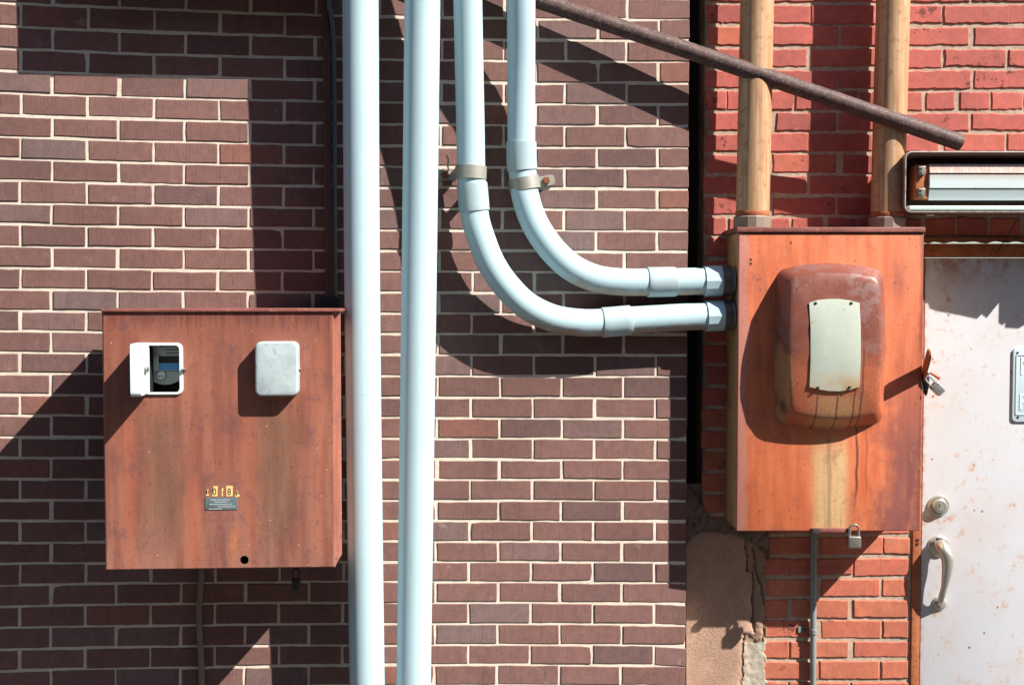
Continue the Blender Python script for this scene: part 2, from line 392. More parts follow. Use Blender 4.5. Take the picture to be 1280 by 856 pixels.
WHITE = simple('white enamel', (.62, .74, .72), .4, 0, .06, 14, .05)
def chalky():
    m = M('chalky white cover', .55); f = m.noise(16, 5, .6); v = m.vor(55)
    c = m.mix(m.sm(f, .35, .65), (.31, .37, .385), (.40, .47, .48))
    c = m.mix(m.mul(m.sm(v, .42, .2), m.sm(m.noise(8, 3), .47, .62), .55), c, (.24, .28, .29))
    return m.color(c).m
CHALK = chalky()
STEEL = simple('dull steel', (.32, .31, .28), .38, .75, .2, 40, .1)
BRASSY = simple('worn nickel handle', (.55, .53, .47), .32, .7, .12, 20, .05)
BLACK = simple('black interior', (.008, .008, .009), .7, 0, .3, 20, 0)
GREYC = simple('grey painted conduit', (.22, .235, .23), .55, .1, .25, 25, .15)
BROWNC = simple('brown grey cable', (.20, .155, .12), .7, 0, .3, 25, .15)
TAPE = simple('dark brown cable wrap', (.09, .035, .022), .6, 0, .4, 12, .1)
BLUEG = simple('blue grey cable', (.12, .14, .16), .5, 0, .3, 12, .1)
GALV = simple('rusty galvanised strap', (.34, .33, .29), .5, .35, .35, 22, .2)
METER_G = simple('grey meter plastic', (.40, .41, .42), .4, 0, .1, 30, 0)
METER_B = simple('blue meter label', (.03, .22, .55), .4, 0, .1, 30, 0)
YELLOW = simple('yellow number tag', (.78, .58, .22), .5, 0, .12, 60, .05)
PLATE_B = simple('blue grey name plate', (.13, .18, .20), .4, .3, .45, 90, .05)
PRINT = simple('worn pale print', (.42, .46, .47), .5, 0, .2, 80, 0)
INK = simple('black ink', (.02, .025, .02), .6, 0, .2, 40, 0)
LID_L = rust('dark copper lid', (.16, .05, .042), (.24, .085, .07), (.30, .12, .09), 12, .5)
SIDE_T = None

# ------------------------------------------------------------------ brick wall of the newer building (left)
L115 = [9.4, 37.6, 65.4, 93, 120.2, 147.5, 174.5, 201.5, 228.5, 255.7, 282.3, 309.5, 336, 362.8, 389, 415, 441.3, 467.5, 494.2, 520.4, 546.6, 572.8, 599, 625.3, 651.5, 677.7, 704, 730, 756.5, 783, 809.7, 836]
M740 = [24.2, 50.4, 76.7, 103.7, 130.4, 157, 184.2, 209.9, 235.5, 261.7, 288.2, 314.1, 340, 366, 392, 417.6, 443.7, 469.8, 496.9, 522.6, 548.1, 573.9, 599.6, 625.2, 650.8, 676.4, 702, 727, 752.8, 779.5, 805.5, 830.5]
def line_y(j, x):
    if j < 0: return line_y(0, x) + j * (27.9 - .0022 * (x - 115))
    if j > 31: return line_y(31, x) + (j - 31) * (26.4 - .0014 * (x - 115))
    a, c = L115[j], M740[j]; b = a + (c - a) * (.66 + .1 * j / 31)
    x0, x1, x2 = 115, 380, 740; xx = max(x, -260)
    y = a * (xx - x1) * (xx - x2) / ((x0 - x1) * (x0 - x2)) + b * (xx - x0) * (xx - x2) / ((x1 - x0) * (x1 - x2)) + c * (xx - x0) * (xx - x1) / ((x2 - x0) * (x2 - x1))
    return y + max(0, x - 650) * .005
ktop = np.polyfit([0, 1, 2, 3, 4, 8, 9, 10], [25, 110.3, 194, 275.9, 356, 670.8, 747.5, 825], 2)
kbot = np.polyfit([0, 1, 2, 7, 8, 9, 10], [23.7, 107.2, 189.5, 585.5, 664, 741.5, 818.8], 2)
def joint_x(k, y):
    a = np.polyval(ktop, k); b = np.polyval(kbot, k); return float(a + (b - a) * (y - 25) / 692)

def brick(mb, fr, quad, jit, dj, ch, tone, deep=.012, nl=6):
    """quad: 4 (u,z) corners ccw from lower left; irregular outline, chamfered arris"""
    mb.ct = tone
    out = []; side_n = (nl, 2, nl, 2)
    for i in range(4):
        (ax, ay), (bx, by) = quad[i], quad[(i + 1) % 4]
        for k in range(side_n[i]):
            t = k / side_n[i]
            out.append((ax + (bx - ax) * t + random.gauss(0, jit), ay + (by - ay) * t + random.gauss(0, jit)))
    if random.random() < .07:
        q0 = random.choice((0, nl, nl + 2, 2 * nl + 2)); mx = sum(a for a, _ in out) / len(out); mz = sum(b_ for _, b_ in out) / len(out)
        kx = random.uniform(.02, .05); kz = random.uniform(.06, .18)
        out[q0] = (out[q0][0] + (mx - out[q0][0]) * kx, out[q0][1] + (mz - out[q0][1]) * kz)
    cx = sum(a for a, _ in out) / len(out); cz = sum(b for _, b in out) / len(out)
    hu = abs(quad[1][0] - quad[0][0]) / 2; hz = abs(quad[2][1] - quad[1][1]) / 2
    if hu < .004: return
    inner = [(cx + (a - cx) * (1 - ch / hu), cz + (b - cz) * (1 - ch / hz)) for a, b in out]
    cl = lambda v, l: max(-l, min(l, v))
    g = cl(random.gauss(0, dj), .0011); tx = cl(random.gauss(0, dj) * .6, .0007)
    D = lambda a: g + tx * (a - cx) / hu
    mb.rings([[fr.p(a, b, -deep) for a, b in out], [fr.p(a, b, D(a) - ch * .8) for a, b in out], [fr.p(a, b, D(a)) for a, b in inner]], cap0=False)

wall = MB()
uE = 0.0
wall.cm = 1
uL = BR.u(-700, 428)
wall.box(BR.p, uL, uE - .002, 0, 3.55, -.30, -.0030)
wall.cm = 0
HJ = .0049
for j in range(-15, 42):
    k0 = -9 if j % 2 == 0 else -8.5 - .03
    k = k0
    while k < 12:
        xm = joint_x(k + .5, 450)
        if xm > 930: break
        ya, yb = line_y(j, xm), line_y(j + 1, xm)
        ym = (ya + yb) / 2
        xa, xb = joint_x(k, ym), joint_x(k + 1, ym)
        c = []
        for (x, jj, sg) in ((xa, j + 1, 1), (xb, j + 1, 1), (xb, j, -1), (xa, j, -1)):
            u, z = BR.uz(x, line_y(jj, x)); c.append([u, z])
        h = random.gauss(HJ, .0005); s1, s2 = random.gauss(0, .0009), random.gauss(0, .0009)
        v1, v2 = random.gauss(0, .0009), random.gauss(0, .0009)
        c[0][0] += h + s1; c[3][0] += h + s1; c[1][0] -= h + s2; c[2][0] -= h + s2
        c[0][1] += h + v1; c[1][1] += h + v1; c[2][1] -= h * .85 + v2; c[3][1] -= h * .85 + v2
        if c[1][0] > uE - .022: c[1][0] = c[2][0] = uE
        for q_ in c: q_[0] = min(q_[0], uE)
        if c[0][1] < .0: k += 1; continue
        tn = min(1, max(0, random.gauss(.45, .2))) if random.random() > .14 else random.choice((.86, .88, .9, 1.0))
        if c[1][0] - c[0][0] > .012 and c[0][0] >= uL:
            brick(wall, BR, c, .0006, .0008, .0016, tn)
        k += 1
wl = wall.build('brick_wall', [BRICK_D, MORTAR_D], fix=True, smooth=30)
tag(wl, 'dark brown running bond brick wall with pale mortar behind the plastic pipes', 'brick wall')

# ------------------------------------------------------------------ older red brick wall (right)
RY = {0: 3.5, 1: 31, 2: 58.5, 3: 85.5, 4: 112, 5: 139, 6: 164.8, 7: 191, 8: 218, 9: 243.6, 10: 270, 25: 670, 26: 696, 27: 722, 28: 748, 29: 774.5, 30: 800, 31: 825, 32: 851}
def ry(j):
    if j in RY: return RY[j]
    if j < 0: return 3.5 + j * 26.9
    if j > 32: return 851 + (j - 32) * 26.3
    return 270 + (j - 10) * 400 / 15
rw = MB()
u880 = RD.u(879); uJ0 = RD.u(1143); uJ1 = uJ0 + .985; zH = RD.z(297); uRR = uJ1 + 1.1
MORTAR_R = mortar_mat('grey beige old mortar', (.38, .27, .20), (.53, .42, .33), dirt=u880 + .055 - (u880 + uRR) / 2)
TAR = simple('black tarry joint filler', (.012, .010, .010), .9, 0, .5, 18, .4)
rw.cm = 1
for a, b, z0, z1 in ((u880, uJ0, 0, 3.55), (uJ0, uJ1, zH + .002, 3.55), (uJ1, uRR, 0, 3.55)):
    rw.box(RD.p, a, b, z0, z1, -.22, -.0042)
rw.cm = 2
rw.box(RD.p, u880 - .075, u880 - .001, 0, 3.55, -.30, -.13)
rw.cm = 0
for j in range(-14, 41):
    ya, yb = ry(j), ry(j + 1); hdr = (j % 6 == 4)
    if j < 18: st = 40.9 if hdr else 82.2; x0 = (1009 if j % 2 == 0 else 1044.5)
    else: st = 78.2; x0 = (1028 if j % 2 else 989)
    if hdr and j < 18: x0 = 1152.5
    k = -30 if st < 50 else -5
    while True:
        xa, xb = x0 + st * k + random.gauss(0, 1.3), x0 + st * (k + 1) + random.gauss(0, 1.3)
        k += 1
        if xa > 1980: break
        ua, ub = RD.u(xa, 428), RD.u(xb, 428); zt, zb = RD.z(ya), RD.z(yb)
        if zb < 0.0: break
        if ub < u880 + .02 or ua > uRR - .02: continue
        segs = [(max(ua, u880 - random.uniform(0, .010)), min(ub, uRR))]
        if zb < zH - .004 and ub > uJ0 and ua < uJ1:
            segs = []
            if ua < uJ0: segs.append((max(ua, u880), uJ0 - .003))
            if ub > uJ1: segs.append((uJ1 + .003, min(ub, uRR)))
        elif zt < zH + .05 and zb < zH + .004 and ub > uJ0 and ua < uJ1: pass
        for a, b in segs:
            if zt < RD.z(652): a = max(a, RD.u(955))
            if b - a < .03: continue
            h = random.gauss(.0056, .0011); v = random.gauss(.0062, .0012); w = random.gauss(.0062, .0012)
            zb_ = zb + v
            if b > uJ0 and a < uJ1 and zb_ < zH + .005 and zt > zH: zb_ = zH + .005
            if zt - w - zb_ < .015: continue
            tl = random.gauss(0, .0012)
            c = [[a + h, zb_ + tl], [b - h, zb_ - tl], [b - h, zt - w - tl], [a + h, zt - w + tl]]
            lowpart = j > 18
            tn = min(1, max(0, random.gauss(.76 if lowpart else .30, .11)))
            brick(rw, RD, c, .0013 if not lowpart else .0009, .0010, .0030, tn, deep=.014, nl=14)
rwo = rw.build('brick_wall', [BRICK_R, MORTAR_R, TAR], smooth=30)
rwo.name = 'brick_wall.001'
tag(rwo, 'old red painted brick wall with chipped bricks around the white door', 'brick wall')

# ------------------------------------------------------------------ ground
g = MB(); g.add([(-60, -60, -.004), (60, -60, -.004), (60, 60, -.004), (-60, 60, -.004)], [[0, 1, 2, 3]])
tag(g.build('ground', asphalt(), fix=False), kind='structure')
ob = thing('building', Vector((0, -7.5, 0)), 'unseen dark brick building added across the alley to cut the skylight', 'building')  # unseen block added behind the camera to hold back skylight and deepen shade
b = MB(); b.box(lambda a_, b_, h: Vector((a_, -8.0 + h, b_)), -22, 22, 0, 8.5, -6, 0, .02); b.build('sky_block_facade', brick_mat('far dark brick', [(0, (.10, .05, .045)), (1, (.14, .07, .06))], .3, .2, .3), ob)
for k in range(7):
    for zz in (1.2, 4.8):
        b = MB(); b.box(lambda a_, b_, h: Vector((a_, -8.0 + h, b_)), -19 + k * 5.8, -17.2 + k * 5.8, zz, zz + 2.1, .001, .05, .01); b.build('window', simple('dark window glass', (.02, .025, .03), .1, 0, .1, 3, 0), ob)

# ------------------------------------------------------------------ concrete pier with cracked mortar below the right cabinet
def patch():
    from mathutils import noise as N
    xs = np.linspace(858, 962, 70); ys = list(np.linspace(604, 905, 150)); vs = []; fs = []; tones = []
    nx = len(xs)
    def val(x, y):
        n1 = N.noise(Vector((x * .05, y * .05, 3))); n2 = N.noise(Vector((x * .16, y * .16, 9))); n3 = N.noise(Vector((x * .45, y * .45, 5)))
        # outline of the smooth block
        top = 664 + 10 * max(0, (x - 905) / 30) ** 2 + 8 * max(0, (875 - x) / 14) ** 2 + 3 * n1
        right = 928 + 8 * math.sin((y - 660) / 70) + 5 * n1 if y < 715 else 934 + (6 if y < 790 else -5) + 3 * n1 + 2 * n2
        inside = min(y - top, right - x)
        if inside > 0: return .016 - .010 * math.exp(-inside / 3.0) + .0008 * n3, .2
        # rubble above
        if y < top + 1:
            slope = 648 - 45 * max(0, 1 - (x - 858) / 32) if x < 890 else 648 + 4 * n1
            if y < slope: return -.016, .6
            return .006 + .014 * n1 + .010 * n2 + .004 * n3, .6
        if x > right:
            edge = 957 + 3 * n1 + 3 * n2
            if x > edge: return -.016, .9
            cr = abs(x - (948 + 7 * math.sin(y * .035) + 4 * n1 + 3 * n2))
            a = .009 + .006 * n1 + .004 * n2 + .002 * n3
            if y < 800: a -= .010 * math.exp(-(cr / 1.4) ** 2)
            if y >= 800: a = .008 + .002 * n1 + .002 * n2 + .001 * n3 + .006 * math.exp(-((x - right) / 5) ** 2)
            gap = x - right
            a -= .012 * math.exp(-(gap / 1.6) ** 2) if y < 800 else 0
            return a, (.45 if y < 800 else .8)
        return .0, .5
    grid = [[val(x, y) for x in xs] for y in ys]
    for yi, y in enumerate(ys):
        for xi, x in enumerate(xs):
            d, t = grid[yi][xi]; vs.append(RD.w(x, y, d))
    mb = MB()
    for yi in range(len(ys) - 1):
        for xi in range(nx - 1):
            mb.ct = grid[yi][xi][1]
            mb.add([], []) if False else None
            fs.append([yi * nx + xi, (yi + 1) * nx + xi, (yi + 1) * nx + xi + 1, yi * nx + xi + 1]); tones.append(grid[yi][xi][1])
    mb.v = vs; mb.f = fs; mb.mi = [0] * len(fs); mb.tone = tones
    a = [RD.w(858, 905, .006), RD.w(938, 905, .006)]
    return mb, a
m = M('rough tan concrete', .93, 0, .15)
f = m.noise(14, 7, .65); gg = m.noise(160, 4, .7); t = m.attr('tone')
c = m.ramp(t, [(.15, (.47, .30, .225)), (.40, (.40, .25, .175)), (.6, (.17, .14, .115)), (.8, (.46, .42, .34))])
c = m.mix(m.sm(f, .3, .7, 0, .5), c, (.28, .17, .12)); c = m.mix(m.sm(m.noise(40, 6, .75), .58, .68, 0, .4), c, (.52, .38, .29)); c = m.mix(m.sm(gg, .6, .75, 0, .5), c, (.10, .07, .05))
crk = m.math('ABSOLUTE', m.math('SUBTRACT', m.noise(7, 6, .75), .5)); cm_ = m.mul(m.sm(crk, .012, .003), m.sm(m.noise(3, 2), .45, .55))
c = m.mix(m.mul(cm_, .22), c, (.09, .06, .045)); grit = m.sm(m.noise(260, 3, .8), .58, .64); c = m.mix(m.mul(grit, .25), c, (.16, .11, .085))
m.color(c).bump(m.math('SUBTRACT', m.math('ADD', f, m.math('MULTIPLY', gg, 1.1)), m.math('MULTIPLY', cm_, .3)), .6, .004)
pt, _ = patch()
pb = (RD.uz(858, 904, 0), RD.uz(936, 904, 0))
pt.ct = .2; pt.cm = 0
pt.box(RD.p, pb[0][0], pb[1][0], 0, pb[0][1], -.01, .014, .004)
tag(pt.build('concrete_pier', m.m, fix=False, smooth=60), 'tan concrete pier with crumbling cracked mortar below the orange cabinet', 'concrete pier')

# ------------------------------------------------------------------ left meter cabinet
D = .33
lb = thing('meter_cabinet', LB.w(280, 710, .15), 'brown rusted copper cabinet with two white meter covers on dark brick wall', 'meter cabinet')
lbx, lbz = root_loc(lb).x, root_loc(lb).z
uz = lambda x, y, d=D: LB.uz(x, y, d)
u0, u1 = uz(129.5, 550)[0], uz(418, 550)[0]; zt, zb = uz(280, 390)[1], uz(280, 710.5)[1]
COP_L = copper_left(0, 0)
hw = [uz(186.5, 460)[0], uz(225.5, 460)[0], uz(200, 490)[1], uz(200, 431.5)[1]]
hc = uz(305.5, 699.5); hr = .0125
def cabinet_front():
    mb = MB(); e = .004
    us = sorted([u0 + e, hw[0], hw[1], hc[0] - .025, hc[0] + .025, u1 - e]); zs = sorted([zb + e, hc[1] - .022, hc[1] + .022, hw[2], hw[3], zt])
    for i in range(5):
        for k in range(5):
            a, b, c_, d_ = us[i], us[i + 1], zs[k], zs[k + 1]; mu, mz = (a + b) / 2, (c_ + d_) / 2
            if hw[0] < mu < hw[1] and hw[2] < mz < hw[3]: continue
            if abs(mu - hc[0]) < .01 and abs(mz - hc[1]) < .01:
                sq = []
                for t0 in range(24):
                    an = 2 * PI * t0 / 24; x_, y_ = math.cos(an), math.sin(an); s_ = 1 / max(abs(x_), abs(y_))
                    sq.append((mu + x_ * s_ * (b - a) / 2, mz + y_ * s_ * (d_ - c_) / 2))
                cr = [(hc[0] + hr * math.cos(2 * PI * t0 / 24), hc[1] + hr * math.sin(2 * PI * t0 / 24)) for t0 in range(24)]
                mb.rings([[LB.p(x_, y_, D) for x_, y_ in sq], [LB.p(x_, y_, D) for x_, y_ in cr], [LB.p(x_, y_, D - .002) for x_, y_ in cr]], False, False)
                continue
            mb.add([LB.p(a, c_, D), LB.p(b, c_, D), LB.p(b, d_, D), LB.p(a, d_, D)], [[0, 1, 2, 3]])
    R = lambda i, d: [LB.p(u0 + i, zb + i, d), LB.p(u1 - i, zb + i, d), LB.p(u1 - i, zt, d), LB.p(u0 + i, zt, d)]
    mb.rings([R(0, .145), R(0, D - e * .6), R(e, D)], False, False)
    mb.rings([R(0, .145), R(.02, .145)], False, False)
    return mb
cabinet_front().build('cover_panel', COP_L, lb, fix=False)
b = MB(); b.box(LB.p, u0 + .014, u1 - .014, zb + .012, zt - .012, -.03, .15); b.build('backing_box', LID_L, lb)
b = MB(); b.box(LB.p, u0 - .002, uz(426.5, 390)[0], zt, uz(280, 386)[1], .10, D + .007, .0025); b.build('lid', LID_L, lb)
# return flange on the right edge
b = MB(); a = uz(421, 550)[0]
b.add([LB.p(u1 - .001, zb + .004, D - .004), LB.p(uz(425.5, 550)[0], zb + .032, D - .03), LB.p(uz(425.5, 550)[0], zt, D - .03), LB.p(u1 - .001, zt, D - .004)], [[0, 1, 2, 3]])
b.build('side_flange', COP_L, lb, fix=False)
# open window: recess, bezel, hinged cover
b = MB(); e = .003
rc = [hw[0] - e, hw[1] + e, hw[2] - e, hw[3] + e]
Rr = lambda d: [LB.p(rc[0], rc[2], d), LB.p(rc[1], rc[2], d), LB.p(rc[1], rc[3], d), LB.p(rc[0], rc[3], d)]
b.rings([Rr(D - .002), Rr(D - .10)], False, True); rec = b.build('meter_recess', BLACK, lb, fix=False)
def ring_rr(mb, mp, o, i_, ro, ri, h0, h1, n=5):
    O = lambda k, h: [mp(a_, b_, h) for a_, b_ in rrect(o[0] + k, o[1] - k, o[2] + k, o[3] - k, ro - k, n)]
    I = lambda h: [mp(a_, b_, h) for a_, b_ in rrect(*i_, ri, n)]
    mb.rings([O(0, h0), O(0, h1 - .0015), O(.0015, h1), I(h1), I(h0)], False, False)
ob = [uz(170, 460)[0], uz(229, 460)[0], uz(200, 493)[1], uz(200, 428.5)[1]]
ib = [uz(176, 460)[0], uz(225, 460)[0], uz(200, 490)[1], uz(200, 431.5)[1]]
b = MB(); ring_rr(b, LB.p, ob, ib, .017, .012, D - .001, D + .007); b.build('window_bezel', WHITE, lb, fix=False)
b = MB(); b.box(LB.p, ib[0] - .004, hw[0] + .001, ib[2] - .004, ib[3] + .004, D - .0005, D + .003); b.build('hinge_plate', WHITE, lb)
uh = uz(186.5, 460, D + .006)[0]; th = rad(86)
CW = .122
hv = LB.t * math.cos(th) + LB.n * math.sin(th); hn = LB.t * math.sin(th) - LB.n * math.cos(th)
ho = LB.p(uh, 0, D + .006)
cov = lambda a_, b_, h: ho + hv * a_ + hn * h + Vector((0, 0, b_))
b = MB(); zc0, zc1 = uz(180, 493.5, D + .06)[1], uz(180, 428.8, D + .06)[1]
b.rr(cov, 0, CW, zc0, zc1, .014, -.030, 0.0, .004)
b.build('hinged_cover', WHITE, lb)
b = MB(); b.box(lambda a_, b_, h: cov(a_, b_, h), .055, .085, (zc0 + zc1) / 2 - .008, (zc0 + zc1) / 2 + .006, 0, .009, .003); b.build('cover_latch', STEEL, lb)
# closed cover
b = MB(); c2 = [uz(318.5, 460, .37)[0], uz(372.5, 460, .37)[0], uz(345, 495.2, .37)[1], uz(345, 427, .37)[1]]
b.rr(LB.p, *c2, .018, D, D + .042, .007); cc2 = b.build('meter_cover', CHALK, lb)
cc2['label'] = 'closed chalky white meter cover'
for x in (231, 374.5):
    b = MB(); zz = uz(x, 463)[1]; uu = uz(x, 463)[0]; dd = D + (.012 if x > 300 else .006)
    b.box(LB.p, uu - .008, uu + .006, zz + .002, zz + .0055, D - .001, dd + .012, .001)
    b.add([LB.p(uu - .006, zz + .002, dd), LB.p(uu + .004, zz + .002, dd), LB.p(uu - .004, zz - .013, dd), LB.p(uu - .007, zz - .013, dd)], [[0, 1, 2, 3]])
    b.build('latch_clip', STEEL, lb)
# number tags and name plate
tags = [('1', 256.8, 261.5, 610.3, 619.3, [(.1, 0), (.85, 0), (.7, .25), (.55, .5), (.75, .8), (.75, 1), (.55, .8), (.3, .8), (.45, .45), (.15, .2)]),
        ('0', 265.4, 272, 607.3, 620, [(0, 0), (.95, 0), (.95, .5), (1, 1), (.25, 1), (.2, .6), (.05, .4)]),
        ('', 275, 279.5, 609.5, 620, [(.45, 0), (.8, 0), (.75, .5), (1, 1), (.6, .95), (.4, .8), (.5, .5)]),
        ('8', 283, 291, 607, 620, [(0, 0), (.95, .02), (1, 1), (0, 1)]),
        ('1', 293.5, 299.5, 612, 621, [(0, .1), (.25, 0), (1, .1), (1, .28), (.6, .4), (.45, 1), (.3, .6), (.2, .3)])]
for ch, xa, xb, ya, yb, pl in tags:
    ta, tb = uz(xa, yb); tc_, td = uz(xb, ya)
    P2 = [(ta + (tc_ - ta) * a_, tb + (td - tb) * b_) for a_, b_ in pl]
    b = MB(); b.rings([[LB.p(a_, b_, D) for a_, b_ in P2], [LB.p(a_, b_, D + .0012) for a_, b_ in P2]]); tg = b.build('number_tag', YELLOW, lb)
    if ch:
        sz = .0285; w_ = .0158
        mp = lambda a_, b_, h, cu=(ta + tc_) / 2, cz=tb + .004: LB.p(cu + a_ * .8 - w_ * .42, cz + b_ * (1.0 if ch in '08' else .6), D + .0014 + h)
        tx = text_mb(ch, sz, mp, .0006); tx.build('digit', INK, tg, fix=False)
b = MB(); pa, pb_ = uz(256.5, 637), uz(296.5, 621.5)
b.rr(LB.p, pa[0], pb_[0], pa[1], pb_[1], .002, D, D + .0018, .0005, n=2); npb = b.build('name_plate', PLATE_B, lb)
b = MB()
for k, (fa, fb) in enumerate(((.18, .78), (.30, .70), (.14, .84), (.40, .92), (.12, .5))):
    z_ = pb_[1] - .006 - k * .0066; xx = pa[0] + (pb_[0] - pa[0]) * fa
    while xx < pa[0] + (pb_[0] - pa[0]) * fb:
        w_ = random.uniform(.0015, .004); b.box(LB.p, xx, xx + w_, z_ - .0014, z_ + .0014, D + .0017, D + .0021); xx += w_ + .0012
b.build('worn_print', PRINT, npb)

# the meter standing in the recess
mt = thing('electric_meter', LB.w(206, 488, .27), 'grey electricity meter with blue label inside the open window of the brown cabinet', 'electric meter')
d1 = D - .055
U = lambda x: uz(x, 460, d1)[0]; Z = lambda y: uz(206, y, d1)[1]
b = MB(); b.box(LB.p, U(184), U(229), Z(464), Z(429), d1 - .03, d1, .002); b.build('face_plate', METER_G, mt)
b = MB()
cxm = U(206); pts = [(U(184), Z(464.5)), (U(229), Z(464.5))] + [(cxm + (U(229) - cxm) * math.cos(t_), Z(464.5) + (Z(481) - Z(464.5)) * math.sin(t_)) for t_ in np.linspace(0, PI, 14)[1:-1]]
b.rings([[LB.p(a_, b_, d1 - .03) for a_, b_ in pts], [LB.p(a_, b_, d1 - .006) for a_, b_ in pts]]); b.build('base_ring', METER_G, mt)
b = MB(); b.box(LB.p, U(199), U(227), Z(462.5), Z(454), d1, d1 + .003); b.build('blue_label', METER_B, mt)
b = MB(); b.box(LB.p, U(187), U(227), Z(453.5), Z(445), d1, d1 + .002); b.build('display_strip', BLACK, mt)
b = MB(); b.box(LB.p, U(192), U(199), Z(463), Z(443), d1, d1 + .006, .001); b.build('port_cover', PRINT, mt)
b = MB(); b.lathe(LB.p(U(201.5), Z(469), d1 - .006), LB.n, [(.0125, 0), (.0125, .006), (.010, .008), (0, .008)], 20); sl = b.build('seal_disc', WHITE, mt)
b = MB()
for s_ in (-1, 1): b.lathe(LB.p(U(201.5) + s_ * .004, Z(470), d1 + .0021), LB.n, [(.0024, 0), (.002, .001), (0, .001)], 10)
b.build('seal_holes', BLACK, sl)
b = MB()
for y, fa, fb in ((433, 200, 222), (437, 205, 226), (441, 208, 224)):
    x = fa
    while x < fb: w_ = random.uniform(.8, 2.4); b.box(LB.p, U(x), U(x + w_), Z(y + .8), Z(y - .8), d1, d1 + .0006); x += w_ + .7
b.build('printed_lines', BLACK, mt)

# small padlock in the shade under the left cabinet
def padlock(name, c, ax_up, ax_r, ax_f, w, h, t, sw, sh, sr, mats, label, group=None):
    """c: centre of body top; ax_up towards the shackle"""
    ax_up, ax_r, ax_f = (Vector(v).normalized() for v in (ax_up, ax_r, ax_f))
    o = thing(name, c, label, 'padlock', group)
    mp = lambda a_, b_, hh: Vector(c) + ax_r * a_ + ax_up * b_ + ax_f * hh
    b = MB(); b.rr(mp, -w / 2, w / 2, -h, 0, min(.006, w * .2), -t / 2, t / 2, min(.004, t * .3), n=4); b.build('body', mats[0], o)
    P = [mp(-sw / 2, -.006, 0), mp(-sw / 2, sh - sw / 2, 0)] + [mp(-sw / 2 * math.cos(t_), sh - sw / 2 + sw / 2 * math.sin(t_), 0) for t_ in np.linspace(0, PI, 11)[1:-1]] + [mp(sw / 2, sh - sw / 2, 0), mp(sw / 2, -.006, 0)]
    b = MB(); b.tube(P, sr, 10); b.build('shackle', mats[1], o)
    return o
OLDLOCK = simple('dark weathered padlock', (.035, .03, .026), .6, .3, .3, 40, .2)
padlock('padlock', LB.w(370, 723, .26), (0, 0, 1), LB.t, LB.n, .026, .034, .014, .018, .030, .003, (OLDLOCK, OLDLOCK), 'small dark padlock hanging in shade under the brown meter cabinet')

# ------------------------------------------------------------------ cables above the left cabinet, conduit below it
cb = thing('cable_pair', BR.w(412, 372, .03), 'brown wrapped cable twisted with a blue grey one above the brown cabinet', 'cable')
b = MB(); b.tube(spline([BR.w(406, -60, .03), BR.w(405.5, 0, .03), BR.w(408, 40, .032), BR.w(409, 120, .03), BR.w(409.5, 220, .03), BR.w(411, 300, .03), BR.w(411.5, 373, .03)], 6), .0125, 12); b.build('brown_cable', TAPE, cb)
b = MB(); b.tube(spline([BR.w(407, -60, .055), BR.w(410.5, 0, .052), BR.w(414.5, 20, .045), BR.w(417, 60, .03), BR.w(418, 160, .027), BR.w(418.5, 280, .027), BR.w(418.8, 373, .027)], 6), .0075, 12); b.build('blue_grey_cable', BLUEG, cb)
b = MB(); b.box(BR.p, BR.u(398), BR.u(426), BR.z(396, 412), BR.z(371, 412), 0, .06, .004); b.build('fitting', OLDLOCK, cb)
b = MB(); b.tube(spline([BR.w(251.5, 690, .012), BR.w(252, 715, .013), BR.w(250, 745, .012), BR.w(248.6, 765, .012), BR.w(249.5, 790, .012), BR.w(251.5, 825, .012), BR.w(252, 860, .012), BR.w(252.5, 1040, .012)], 6), .0098, 12)
tag(b.build('thin_conduit', BROWNC), 'thin kinked grey brown conduit running down below the meter cabinet', 'conduit')

# cabinet standing above the picture: throws the square shadow at the upper left
ub = thing('utility_box', BR.w(260, -20, .1), 'grey steel utility box mounted high on the dark brick wall', 'utility box')
dk = .18
ua = BR.u(20, 60) + dk * 1.30; zk = BR.z(98, 150) + dk * 1.50
b = MB(); b.box(BR.p, ua, BR.u(405), zk, zk + .45, 0, dk, .006); b.build('body', GREYC, ub)
b = MB(); b.box(BR.p, ua + .02, BR.u(405) - .02, zk + .02, zk + .43, dk + .001, dk + .012, .004); dd_ = b.build('door', GREYC, ub)
b = MB(); b.box(BR.p, ua + .04, ua + .06, zk + .2, zk + .27, dk + .012, dk + .03, .004); b.build('handle', STEEL, dd_)

# ------------------------------------------------------------------ plastic pipes
def straight_pipe(label, path, r):
    b = MB(); P = spline([BR.w(*p) for p in path], 6); b.tube(P, r, 40)
    return tag(b.build('plastic_pipe', PVC), label, 'pipe', 'pale plastic pipes on the dark brick wall')
straight_pipe('wide pale plastic pipe standing straight beside the brown meter cabinet', [(449, -260, .20), (450, -60, .205), (450.6, 0, .203), (452.3, 300, .188), (455, 560, .175), (459, 856, .162), (462, 1060, .155)], .0538)
straight_pipe('wide pale plastic pipe between the leftmost wide pipe and the bent pipes', [(530, -260, .23), (528.4, -60, .224), (528, 0, .217), (524.5, 300, .185), (521, 560, .168), (517, 856, .15), (514, 1060, .145)], .0535)

